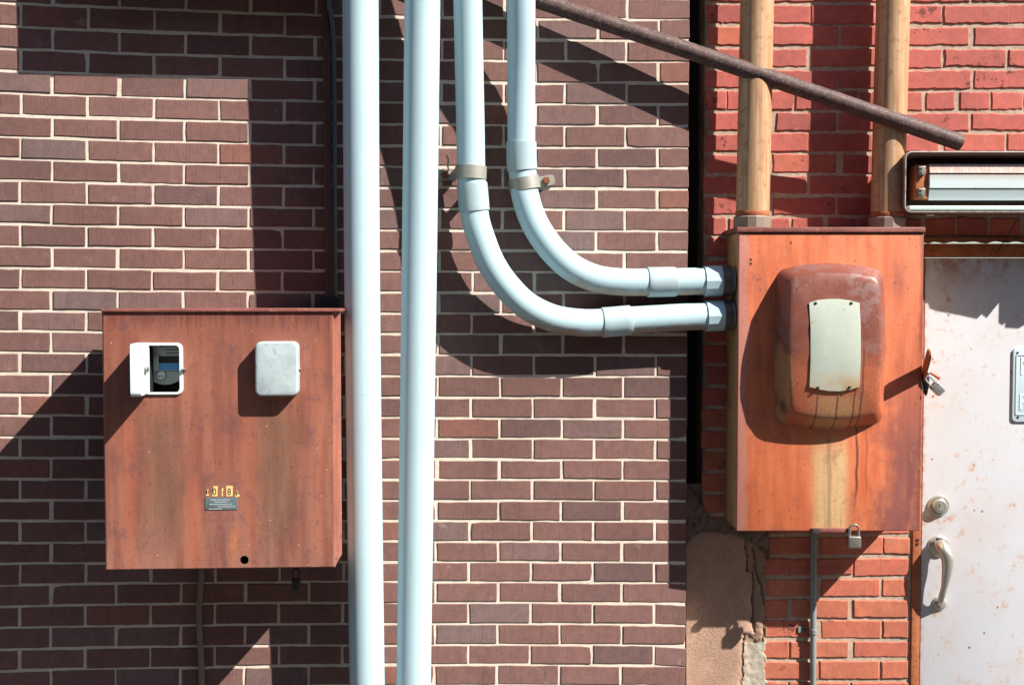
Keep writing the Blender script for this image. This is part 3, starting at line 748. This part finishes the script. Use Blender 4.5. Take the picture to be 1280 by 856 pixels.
def z5(pts, d): return [(540 + x / 3.282, 180 + y / 3.282, d) for x, y in pts]
zc = lambda x, y: BR.w(x, y, .058)
def bent_pipe(label, path, r, cpl, hub, vert_cpl):
    P = spline([BR.w(*p) for p in path], 6)
    root = thing('plastic_pipe', P[len(P) // 2], label, 'pipe', 'pale plastic pipes on the dark brick wall')
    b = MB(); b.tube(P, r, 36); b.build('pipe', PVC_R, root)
    def seg(x0, x1, axis):
        out = []
        for p in P:
            s = proj(p)
            if x0 <= s[axis] <= x1: out.append(p)
        return out
    for c_ in cpl + ([vert_cpl] if vert_cpl else []):
        axis, x0, x1 = c_
        S = cutpath(P, axis, x0, x1)
        b = MB(); n = len(S); rr_ = [r * 1.10 if 0 < i < n - 1 else r * 1.085 for i in range(n)]
        b.tube(S, rr_, 36); b.build('coupling', PVC_G, root)
    x0, x1, x2 = hub
    S = cutpath(P, 0, x0, x1); b = MB(); b.tube(S, r * 1.13, 12); b.build('connector', PVC, root, smooth=20)
    S = cutpath(P, 0, x1 - .3, x2); b = MB(); b.tube(S, [r * 1.17] * len(S), 30); b.build('lock_ring', simple('brown grey lock ring', (.10, .085, .075), .5, .2, .3, 30, .1), root)
    return root
def proj(p):
    v = p - CAM; k = F_PX / v.dot(FW); return (640 + v.dot(RT) * k, 428 - v.dot(UP) * k)
def cutpath(P, axis, x0, x1):
    """points of the path between two picture coordinates, ends interpolated"""
    S = []; prev = None
    for p in P:
        s = proj(p)[axis]
        if prev is not None:
            ps = proj(prev)[axis]
            for t_ in sorted((x0, x1), reverse=ps > s):
                if (ps - t_) * (s - t_) < 0: S.append(prev.lerp(p, (t_ - ps) / (s - ps)))
        if x0 < s < x1: S.append(p)
        prev = p
    return S
low = [(582.5, -170, .235), (584.0, -40, .19), (584.7, 0, .177), (586.3, 80, .148), (588, 160, .124), (589, 215, .113), (591.5, 247, .109), (594.5, 275, .107)] + [(540 + x / 3.282, 180 + y / 3.282, d) for x, y, d in [(206, 400, .104), (243, 490, .099), (302, 578, .092), (386, 661, .083), (490, 713, .074), (600, 732, .067), (700, 732, .062), (812, 723, .059), (980, 713, .058), (1125, 706, .058), (1235, 702, .058)]]
low[-1] = (low[-1][0], low[-1][1], .064)
upp = [(651.5, -170, .20), (651.4, -40, .165), (651.4, 0, .147), (651.5, 80, .098), (651.6, 140, .072), (652, 200, .058), (655, 230, .055)] + z5([(383, 215), (404, 285), (437, 355), (500, 441), (578, 510), (672, 552), (775, 566), (885, 567), (1000, 565), (1115, 563), (1235, 561)], .056)
upp[-1] = (upp[-1][0], upp[-1][1], .064)
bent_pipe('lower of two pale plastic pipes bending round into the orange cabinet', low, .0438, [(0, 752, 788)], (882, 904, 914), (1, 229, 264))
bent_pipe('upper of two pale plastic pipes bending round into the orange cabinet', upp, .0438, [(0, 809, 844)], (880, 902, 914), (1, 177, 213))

# pipe straps
def strap(label, cx, cy, slope, ear_x, r, bolt, dp=.054):
    root = thing('pipe_strap', BR.w(cx, cy, .03), label, 'pipe strap', 'straps holding the bent pipes')
    cu, cz = BR.uz(cx, cy, dp); tl = math.atan(slope); hwid = .020
    a = Vector((math.cos(tl), math.sin(tl))); bz = Vector((-math.sin(tl), math.cos(tl)))
    def mp(s_, w_, d): q2 = a * s_ + bz * w_; return BR.p(cu + q2.x, cz + q2.y, d)
    prof = []
    for k in range(25):
        t_ = PI * k / 24; prof.append((math.cos(t_) * (r + .0005), dp + math.sin(t_) * (r + .0005)))
    prof = [(r + .0005, .008)] + prof + [(-r - .0005, .008)]
    po = [(p_[0] * (1 + .0035 / r), dp + (p_[1] - dp) * (1 + .0035 / r) if p_[1] > .02 else p_[1]) for p_ in prof]
    b = MB(); rs = []
    for (p1, p2) in zip(prof, po): rs.append([mp(p1[0], -hwid, p1[1]), mp(p2[0], -hwid, p2[1]), mp(p2[0], hwid, p2[1]), mp(p1[0], hwid, p1[1])])
    b.rings(rs); b.build('band', GALV, root)
    sg = 1 if ear_x > cx else -1
    eu, ez = BR.uz(ear_x, cy, .01)
    s1 = sg * (r - .002); s2 = sg * (r + .060)
    b = MB()
    ear = rrect(min(s1, s2), max(s1, s2), -hwid * .85, hwid * .85, .012, 4)
    b.rings([[mp(x_, y_, .004) for x_, y_ in ear], [mp(x_, y_, .009) for x_, y_ in ear]]); eo = b.build('ear', GALV, root)
    b = MB(); b.lathe(mp(sg * (r + .032), 0, .009), BR.n, [(.013, 0), (.013, .008), (.010, .011), (0, .011)], 6); b.build('bolt', RUST_D, root, smooth=20)
    if bolt:
        b = MB(); q3 = mp(sg * (r + .02), .016, .012); b.tube(spline([q3, q3 + Vector((-.004, -.01, .012)), q3 + Vector((-.002, -.015, .03)), q3 + Vector((-.008, -.016, .045))], 4), .0028, 8); b.build('tie_end', GALV, root)
    return root
strap('galvanised strap with rusty bolt on the upper bent pipe', 656, 230, .20, 690, .0438, False)
strap('grey strap with small wire stub on the lower bent pipe', 589, 216, -.03, 555, .0438, True, .113)

# ------------------------------------------------------------------ right cabinet
DR = .216
rb = thing('utility_cabinet', RD.w(1036, 663, .1), 'orange oxidised copper cabinet with a hood and worn plate beside the white door', 'utility cabinet')
uzr = lambda x, y, d=DR: RD.uz(x, y, d)
a0, a1 = uzr(922, 480)[0], uzr(1152.5, 480)[0]; b1, b0 = uzr(1036, 291)[1], uzr(1036, 663.5)[1]
COP_R = copper_right()
m = M('tan oxidised side sheet', .55, .1, .4); st = m.noise(4, 5, .6, stretch=(18, 18, .8)); bl = m.noise(9, 5)
m.color(m.mix(m.sm(bl, .5, .7, 0, .6), m.mix(st, (.46, .27, .12), (.60, .40, .20)), (.30, .12, .05))); SIDE_T = m.m
b = MB(); b.box(RD.p, a0 + .004, a1 - .004, b0 + .003, b1, .001, DR - .014, .0); b.build('body', SIDE_T, rb)
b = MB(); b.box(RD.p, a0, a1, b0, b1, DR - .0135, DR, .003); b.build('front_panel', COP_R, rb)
lid_top = uzr(1036, 284)[1]
b = MB(); b.box(RD.p, a0 - .008, a1 + .003, b1 + .0005, lid_top, .002, DR + .006, .003); b.build('lid', LID_L, rb)
b = MB(); b.box(RD.p, a0 + .012, a1 - .002, b1 - .0035, b1 - .0005, DR, DR + .0015); b.build('lid_seam', BLACK, rb)
# hood
hpts_y = [330, 345, 400, 440, 480, 510, 530]; hpts_h = [.058, .064, .082, .084, .074, .058, .05]
def hh(y): return float(np.interp(y, hpts_y, hpts_h))
def outline(x0, x1, y0, y1, rx, bulge_t, bulge_s, n=10):
    """pixel outline, bulging sides"""
    out = []
    for px_, py_ in rrect(x0, x1, y0, y1, rx, 6): out.append((px_, py_))
    dense = []
    for i in range(len(out)):
        p_, q_ = out[i], out[(i + 1) % len(out)]; L = math.hypot(q_[0] - p_[0], q_[1] - p_[1]); k = max(1, int(L / 12))
        for t_ in range(k): dense.append((p_[0] + (q_[0] - p_[0]) * t_ / k, p_[1] + (q_[1] - p_[1]) * t_ / k))
    cx, cy, hx, hy = (x0 + x1) / 2, (y0 + y1) / 2, (x1 - x0) / 2, (y1 - y0) / 2
    res = []
    for x, y in dense:
        fx = 1 - ((x - cx) / hx) ** 2; fy = 1 - ((y - cy) / hy) ** 2
        res.append((x + math.copysign(1, x - cx) * bulge_s * fy * abs((x - cx) / hx) ** 2, y + math.copysign(1, y - cy) * bulge_t * fx * abs((y - cy) / hy) ** 2))
    return res
face = outline(988, 1099, 348, 515, 9, 8, 3)
nF = len(face)
base_c = ((970 + 1104) / 2, (336 + 530) / 2)
fc = (1043.5, 431.5)
base = [(base_c[0] + (x - fc[0]) * (134 / 112.), base_c[1] + (y - fc[1]) * (190 / 167.)) for x, y in face]
hood = MB(); rs = []
def hp(i, t_, hk, off=0):
    # base point and face point in wall coordinates, mixed
    bu, bz_ = uzr(base[i][0], base[i][1], DR); fu, fz = uzr(face[i][0], face[i][1], DR + hh(face[i][1]))
    return bu + (fu - bu) * t_, bz_ + (fz - bz_) * t_, DR + off + hh(face[i][1]) * hk
for t_, hk in ((0, -.02), (.3, .34), (.62, .66), (.86, .87), (.945, .95), (1.0, .99)):
    rs.append([RD.p(*hp(i, t_, hk)[:2], hp(i, t_, hk)[2]) for i in range(nF)])
cu_, cz_ = uzr(*fc, DR + .08)
for s_, ex in ((.965, .0022), (.92, .004), (.85, .0055), (.6, .009), (.3, .011), (.05, .012)):
    ring = []
    for i in range(nF):
        x_, y_ = fc[0] + (face[i][0] - fc[0]) * s_, fc[1] + (face[i][1] - fc[1]) * s_
        d_ = DR + hh(y_) + ex; ring.append(RD.w(x_, y_, d_))
    rs.append(ring)
hood.rings(rs, cap0=False); ho_ = hood.build('hood', HOOD, rb, smooth=70)
# worn plate on the hood
m = M('worn pale metal plate', .42, .05, .5); f = m.noise(7, 5); s2 = m.noise(6, 4, .6, stretch=(20, 20, 1.5))
c = m.mix(f, (.43, .485, .41), (.53, .565, .485))
low_ = m.mul(m.sm(m.math('ADD', m.z, m.math('MULTIPLY', s2, .03)), .565, .50), m.sm(m.noise(22, 5), .4, .6, .3, 1))
c = m.mix(m.mul(low_, .85), c, (.52, .33, .16))
sc2 = m.sm(m.noise(9, 4, .7, stretch=(1, 1, 14)), .62, .68); c = m.mix(m.mul(sc2, .35), c, (.28, .28, .22))
gr = m.sm(m.noise(34, 6, .75), .60, .68); c = m.mix(m.mul(gr, .5), c, (.33, .27, .18))
hz = m.mul(m.band(m.z, .655, .016, .006), m.band(m.x, -.045, .035, .01), m.sm(m.noise(60, 2, .5, stretch=(3, 3, .6)), .45, .55)); c = m.mix(m.mul(hz, .13), c, (.72, .74, .68))
m.color(c).bump(f, .05, .003); PLT = m.m
pp = [(1011.5, 378.5), (1022, 375), (1036, 373.6), (1050, 373.7), (1062, 375.3), (1074.5, 378.7), (1076, 410), (1076, 450), (1074.5, 483.5), (1062, 487.2), (1050, 488.8), (1036, 488.5), (1024, 486.6), (1012, 483.5), (1013.3, 450), (1013.3, 410)]
b = MB(); pd = lambda y: DR + hh(y) + .0135
cen = (1043.5, 431)
b.rings([[RD.w(x, y, pd(y) - .003) for x, y in pp], [RD.w(x, y, pd(y)) for x, y in pp], [RD.w(cen[0] + (x - cen[0]) * .93, cen[1] + (y - cen[1]) * .95, pd(y) + .0012) for x, y in pp], [RD.w(cen[0] + (x - cen[0]) * .4, cen[1] + (y - cen[1]) * .5, pd(cen[1] + (y - cen[1]) * .5) + .002) for x, y in pp]])
po_ = b.build('worn_plate', PLT, ho_, smooth=50)
for x, y in ((1019.5, 379), (1064, 379), (1022.5, 484.5), (1062, 484)):
    b = MB(); b.lathe(RD.w(x, y, pd(y)), RD.n, [(.0048, -.004), (.0048, .002), (.003, .0035), (0, .0035)], 10); b.build('rivet', OLDLOCK, po_)
# bar hasp and bolt holes
b = MB(); b.box(RD.p, uzr(1013, 660)[0], uzr(1060, 660)[0], uzr(1036, 664.5)[1], uzr(1036, 659.5)[1], DR - .002, DR + .012, .002); b.build('hasp_bar', LID_L, rb)
b = MB(); b.box(RD.p, uzr(1013, 660)[0], uzr(1023, 660)[0], uzr(1036, 666)[1], uzr(1036, 659)[1], DR + .0121, DR + .02, .002); b.build('hasp_staple', OLDLOCK, rb)
b = MB()
for x, y in ((938.5, 324.5), (938.5, 329.5)): b.lathe(RD.w(x, y, DR), RD.n, [(.0035, -.002), (.0035, .0008), (0, .0008)], 10)
b.build('bolt_holes', BLACK, rb)
# hasp with lever on the right side
hs = MB(); o_ = RD.w(1154, 470, .20)
lever_root = Vector(o_); tip = RD.w(1162.5, 439, .305)
ldir = (tip - lever_root).normalized(); wdir = (ldir.cross(Vector((1, 0, 0)))).normalized(); tdir = ldir.cross(wdir)
tdir = (tdir + wdir * .22).normalized()
L_ = (tip - lever_root).length
def lp(s_, w_, t_): return lever_root + ldir * s_ + wdir * w_ + tdir * t_
prof = [(0, -.018), (L_ * .85, -.018), (L_ * .97, -.012), (L_, 0), (L_ * .97, .012), (L_ * .85, .018), (0, .018)]
hs.rings([[lp(a_, b_, -.0025) for a_, b_ in prof], [lp(a_, b_, .0025) for a_, b_ in prof]]); hs.build('hasp_lever', RUST_O, rb)
hb = MB(); s0 = RD.u(1153.5, 470, .2); 
plate = [(1151, 466), (1157, 463), (1161.5, 467), (1162, 480), (1159, 493), (1157, 495), (1154, 490), (1151, 484)]
hb.rings([[RD.w(x, y, .165) for x, y in plate], [RD.w(x, y, .20) for x, y in plate]]); hb.build('hasp_bracket', OLDLOCK, rb)
for x, y, r_ in ((1160, 481.5, .0022), (1159, 487, .0032), (1155, 470, .0022)):
    hb = MB(); hb.lathe(RD.w(x, y, .20), RD.n, [(r_, -.003), (r_, .0008), (0, .0008)], 10); hb.build('rivet', STEEL, rb)
hb = MB(); hb.tube([RD.w(1162, 465.5, .21), RD.w(1168, 469, .215), RD.w(1175, 473.5, .22)], [.0035, .0042, .0055], 10); hb.build('red_seal', simple('red plastic seal', (.55, .10, .06), .5, 0, .2, 30, .05), rb)
# padlocks of the right cabinet
PLK = simple('bright steel padlock', (.50, .51, .50), .33, .8, .15, 50, .1)
c0 = RD.w(1165, 479, .225); e0 = RD.w(1177, 492, .225); dwn = (e0 - c0).normalized()
side = dwn.cross(Vector((0, 1, 0))).normalized()
fr_ = dwn.cross(side)
padlock('padlock.001', RD.w(1166.5, 480, .225), -dwn, side, fr_, .030, .040, .024, .018, .032, .0032, (PLK, PLK), 'shiny steel padlock hanging tilted from the lever on the right of the orange cabinet')
padlock('padlock.002', RD.w(1067.5, 669.5, .232), (0, 0, 1), (1, 0, 0), (0, -1, 0), .041, .038, .024, .029, .036, .0042, (STEEL, STEEL), 'dull grey padlock hanging from the bottom edge of the orange cabinet')

# ------------------------------------------------------------------ tan conduits into the right cabinet
TANC = conduit_tan()
for lbl, xt, xb, d_ in (('left tan conduit entering the orange cabinet top behind the iron bar', 946.5, 940.5, .128), ('right tan conduit entering the orange cabinet top next to the lamp', 1116.5, 1109, .088)):
    top = RD.w(xt, 0, d_); bot = RD.w(xb, 276, d_); dv = (top - bot)
    root = thing('metal_conduit', Vector((bot.x, bot.y, lid_top)), lbl, 'conduit', 'tan conduits above the orange cabinet')
    bb = bot.copy(); k_ = (lid_top + .002 - bot.z) / dv.z; bb = bot + dv * k_
    b = MB(); b.tube([bb + dv * 0.0, bot + dv * .3, bot + dv * .7, top, top + dv * 1.2], .0535, 36); b.build('pipe', TANC, root)
    b = MB(); hgt = .038
    b.lathe(bb - Vector((0, 0, .001)), dv, [(.060, 0), (.060, hgt - .004), (.057, hgt), (.052, hgt)], 14); b.build('bushing', simple('grey brown bushing', (.25, .19, .15), .55, .2, .3, 18, .1), root, smooth=15)
    b = MB(); b.lathe(bb + dv.normalized() * hgt, dv, [(.0545, 0), (.0555, .004), (.0555, .012), (.0535, .016)], 30); b.build('rust_collar', RUST_O, root)

# ------------------------------------------------------------------ rusty iron bar
b = MB(); e1 = BR.w(668, -1.0, .058); e2 = RD.w(1201, 179, .132); dv = (e2 - e1)
ts = np.linspace(-.25, 1, 22); b.tube([e1 + dv * t_ + Vector((0, 0, .0015 * math.sin(t_ * 2.6))) for t_ in ts], .0268, 20)
rodo = thing('iron_bar', e1 + dv * -.2, 'long dark rusted iron bar slanting across both brick walls', 'iron bar')
b.build('bar', ROD, rodo, smooth=50)
w0 = e1 + dv * -.22; wu = (w0 - BR.o).dot(BR.t)
b = MB(); b.box(BR.p, wu - .05, wu + .05, w0.z - .05, w0.z + .05, .001, .035, .004); b.build('wall_bracket', ROD, rodo)

# ------------------------------------------------------------------ thin grey conduit below the right cabinet
root = thing('thin_conduit', RD.w(1017, 860, .015), 'thin straight grey conduit down red bricks below the orange cabinet', 'conduit')
b = MB(); b.tube([RD.w(1017, 655, .016), RD.w(1016.6, 760, .016), RD.w(1016.4, 860, .016), RD.w(1016, 1060, .016)], .0105, 14); b.build('pipe', GREYC, root)
b = MB(); zc_ = RD.z(787, 1016)
b.lathe(RD.w(1016.6, 792, .016), (0, 0, 1), [(.0125, 0), (.0135, .001), (.0135, .017), (.0125, .018)], 16)
b.box(RD.p, RD.u(1001), RD.u(1011), RD.z(790.5), RD.z(783), .001, .004); so_ = b.build('strap', GREYC, root)
b = MB(); b.lathe(RD.w(1005, 786.7, .004), RD.n, [(.006, 0), (.006, .004), (.003, .006), (0, .006)], 8); b.build('screw', OLDLOCK, so_)

# ------------------------------------------------------------------ door with frame
dr = thing('door', Vector((uJ0 + .49, YR, .12)), 'white metal door flecked with rust, with a curved pull handle', 'door')
DOORM = door_mat()
uD0 = RD.u(1155.3); uD1 = uJ1 - .03; zD = RD.z(322.5)
b = MB(); b.box(RD.p, uD0, uD1, .125, zD, -.055, -.002, .003); slab = b.build('door_panel', DOORM, dr)
b = MB()
b.box(RD.p, uJ0 + .001, uD0 - .003, .11, RD.z(304.5), -.10, .004, .003)
b.box(RD.p, uD1 + .003, uJ1 - .001, .11, RD.z(304.5), -.10, .004, .003)
b.box(RD.p, uD0 - .0025, uD1 + .0025, zD + .005, RD.z(304.5), -.10, .0035, .002)
b.build('door_frame', RUST_O, dr)
b = MB()      # ragged rusted lintel edge
xs = np.linspace(uJ0 - .03, uJ1 + .03, 60)
lo_ = [RD.z(303) + random.uniform(-.004, .004) for _ in xs]; zt_ = zH
rs = [[RD.p(x_, l_, .0), RD.p(x_, l_, .011), RD.p(x_, zt_, .012), RD.p(x_, zt_ , .0)] for x_, l_ in zip(xs, lo_)]
b.rings(rs); b.build('lintel', RUST_D, dr)
b = MB(); b.box(RD.p, uJ0, uJ1, .108, .124, -.2, .03, .002); b.build('sill', concrete('sill concrete', (.3, .28, .26), (.4, .38, .35)), dr)
for y in (674.5, 679.5):
    b = MB(); b.lathe(RD.w(1146.7, y, .004), RD.n, [(.005, 0), (.005, .002), (0, .002)], 8); b.build('frame_screw', OLDLOCK, dr)
# deadbolt
c0 = RD.w(1173, 631.5, -.002)
b = MB(); b.lathe(c0, RD.n, [(.036, 0), (.036, .004), (.033, .009), (.028, .010), (.0265, .008), (.025, .012), (.0235, .020), (.019, .023), (.0155, .023), (.015, .021), (.0135, .024), (0, .025)], 36); dbo = b.build('deadbolt', BRASSY, dr)
b = MB(); b.box(RD.p, RD.u(1174.2, 631, .023) - .001, RD.u(1174.2, 631, .023) + .001, RD.z(634, 1173, .023), RD.z(630, 1173, .023), .0232, .0236); b.build('keyhole', BLACK, dbo)
# pull handle
hd = MB(); hc0 = RD.w(1173, 682, -.002); hc1 = RD.w(1174, 753.5, -.002)
hd.lathe(hc0, RD.n, [(.037, 0), (.037, .004), (.033, .008), (.027, .008), (.024, .010), (.015, .011), (.012, .018), (0, .018)], 32)
hd.lathe(hc1, RD.n, [(.024, 0), (.024, .004), (.020, .008), (.013, .009), (.010, .016), (0, .016)], 28)
P = spline([RD.w(1173.5, 680, .012), RD.w(1175.5, 681, .028), RD.w(1180, 688, .045), RD.w(1184.5, 699, .052), RD.w(1183.5, 716, .052), RD.w(1180, 735, .044), RD.w(1176.5, 748, .030), RD.w(1175, 753.5, .012)], 6)
n = len(P); hd.tube(P, [.010 + .0125 * math.sin(PI * min(1, (i / (n - 1)) * 1.35 + .02) ** .8) if i / (n - 1) < .72 else .011 for i in range(n)], 16)
hdo = hd.build('pull_handle', BRASSY, dr, smooth=50)
b = MB(); q4 = RD.w(1173.5, 674, .016); b.box(lambda a_, b_, h: q4 + Vector((a_, -h, b_)), -.010, .010, -.006, .006, 0, .012, .003); b.build('thumb_latch', OLDLOCK, hdo)

# sign screwed on the door
SIGN = simple('pale blue white sign metal', (.58, .70, .76), .4, .1, .08, 16, .05)
sx0, sx1 = RD.u(1265.5, 480), RD.u(1265.5, 480) + .26; sz0, sz1 = RD.z(527.5), RD.z(434.5)
sg = thing('sign', Vector((sx0 + .13, YR, sz0)), 'pale metal sign plate with raised white letters screwed on the door', 'sign')
b = MB(); b.rr(RD.p, sx0, sx1, sz0, sz1, .014, -.0015, .004, .001); b.build('plate', SIGN, sg)
b = MB(); ring_rr(b, RD.p, [sx0 + .008, sx1 - .008, sz0 + .022, sz1 - .022], [sx0 + .0125, sx1 - .0125, sz0 + .0265, sz1 - .0265], .006, .003, .003, .0062, 3); b.build('border_rib', SIGN, sg, fix=False)
for x, y in ((1272, 441), (1272.3, 521.5)):
    b = MB(); b.lathe(RD.w(x, y, .004), RD.n, [(.0042, -.001), (.0042, .0014), (0, .0014)], 10); b.build('screw', OLDLOCK, sg)
tx = text_mb('N', .085, lambda a_, b_, h: RD.p(RD.u(1273.4, 460) + a_ * .8, RD.z(468.5) + b_, .0045 + h), .002); tx.build('letters', WHITE, sg, fix=False)
tx = text_mb('P', .075, lambda a_, b_, h: RD.p(RD.u(1272.2, 500) + a_ * .9, RD.z(512) + b_, .0045 + h), .002); tx.build('letters', WHITE, sg, fix=False)

# ------------------------------------------------------------------ fluorescent lamp housing over the door (tubes and lens gone)
DF = .165
fx = thing('strip_light', RD.w(1300, 264, .05), 'empty fluorescent lamp housing with rusty end plate above the white door', 'lamp')
uf = lambda x, y=228, d=DF: RD.uz(x, y, d)[0]; zf = lambda y, d=DF: RD.z(y, 1200, d)
f0, f1 = uf(1131), uf(1131) + 1.24; g0, g1 = zf(265.5), zf(189.5)
HOUS = simple('brown black housing metal', (.20, .12, .085), .5, .1, .45, 15, .1)
b = MB()
O = lambda i, h: [RD.p(a_, b_, h) for a_, b_ in rrect(f0 + i, f1 - i, g0 + i, g1 - i, .022 - i * .6, 5)]
b.rings([O(0, .001), O(0, DF - .004), O(.004, DF - .004), O(.010, DF - .02), O(.016, .055)], True, True); hsg = b.build('housing', HOUS, fx, fix=False)
RIM = rust('rim with flaking paint', (.40, .34, .30), (.52, .49, .46), (.24, .15, .11), 9, .45)
b = MB(); ring_rr(b, RD.p, [f0 - .001, f1 + .001, g0 - .001, g1 + .001], [f0 + .003, f1 - .003, g0 + .003, g1 - .003], .023, .019, DF - .004, DF + .003); 
b.build('rim', RIM, fx, fix=False)
b = MB(); b.box(RD.p, f0 + .015, f1 - .015, zf(263), zf(257.2), DF - .03, DF + .001, .003); b.build('lower_lip', WHITE, fx)
m = M('rust streaked white enamel', .4); s3 = m.noise(5, 6, .7, stretch=(30, 30, 2)); 
m.color(m.mix(m.mul(m.sm(m.z, .085, .128), m.sm(s3, .25, .6, .35, 1), .9), (.58, .66, .67), (.42, .20, .13))); ENAM = m.m
b = MB(); prof = [(251, .056), (250.5, .136), (237.6, .147), (237.2, .134), (235.4, .134), (235, .148), (218.6, .148), (218.2, .134), (216.6, .134), (216.2, .148), (205.5, .140), (205, .056)]
pz = [(RD.z(y, 1200, d_), d_) for y, d_ in prof]
b.rings([[RD.p(x_, z_, d_) for z_, d_ in pz] for x_ in (uf(1162, 228, .145), f1 - .07)]); b.build('reflector', ENAM, fx, smooth=15)
b = MB(); b.box(RD.p, uf(1144, 228, .137), uf(1161.4, 228, .137), RD.z(249.5, 1200, .137), RD.z(206, 1200, .137), .056, .138, .004); ep = b.build('end_plate', RUST_O, fx)
for y0_, y1_ in ((219, 208), (246.5, 235.5)):
    b = MB(); b.box(RD.p, uf(1147.5, 228, .147), uf(1156.5, 228, .147), RD.z(y0_, 1200, .147), RD.z(y1_, 1200, .147) , .138, .152, .002); sk = b.build('tube_socket', STEEL, ep)
    b = MB()
    for yy in (y0_ - 8, y0_ - 3): b.box(RD.p, uf(1149, 228, .152), uf(1152, 228, .152), RD.z(yy + 1.5, 1200, .152), RD.z(yy - 1.2, 1200, .152), .1522, .153)
    b.build('socket_slots', BLACK, sk)
b = MB(); b.tube([RD.w(1158, 268, .05), RD.w(1162, 268, .055), RD.w(1168, 267.6, .06)], [.006, .0065, .0055], 12); b.build('wire_nut', WHITE, fx)
b = MB(); b.tube(spline([RD.w(1277, 258, .165), RD.w(1274, 268, .12), RD.w(1268, 280, .06), RD.w(1258, 298, .022), RD.w(1245, 316, .014)], 5), .0018, 8); b.build('dangling_wire', OLDLOCK, fx)
# broken lens still hanging from the right part of the housing
def inv(x, y, dd):
    """where on plane d = DF a shadow at picture point (x, y) on the door starts"""
    u_, z_ = RD.uz(x, y, 0); return u_ + 1.59 * dd, z_ + 1.72 * dd
edge = [(1161, 372), (1164, 384), (1172, 387), (1200, 392), (1223, 397), (1229, 391), (1235, 396), (1252, 374), (1260, 372), (1258, 384), (1250, 402), (1255, 405), (1264, 394), (1258, 408), (1275, 409), (1290, 400), (1310, 402)]
lens_poly = [inv(x, y, DF) for x, y in edge]
zt_ = g0 + .004
b = MB()
F_ = [RD.p(u_, min(z_, zt_ - .0005), DF - .001) for u_, z_ in lens_poly]; T_ = [RD.p(u_, zt_, DF - .001) for u_, z_ in lens_poly]
F2 = [v + RD.n * .002 for v in F_]; T2 = [v + RD.n * .002 for v in T_]
nn = len(F_)
b.add(F_ + T_ + F2 + T2, [[i, i + 1, nn + i + 1, nn + i] for i in range(nn - 1)] + [[2 * nn + i, 2 * nn + i + 1, 3 * nn + i + 1, 3 * nn + i] for i in range(nn - 1)])
b.build('broken_lens', simple('yellowed lens plastic', (.45, .40, .30), .4, 0, .2, 20, .05), fx, fix=False)
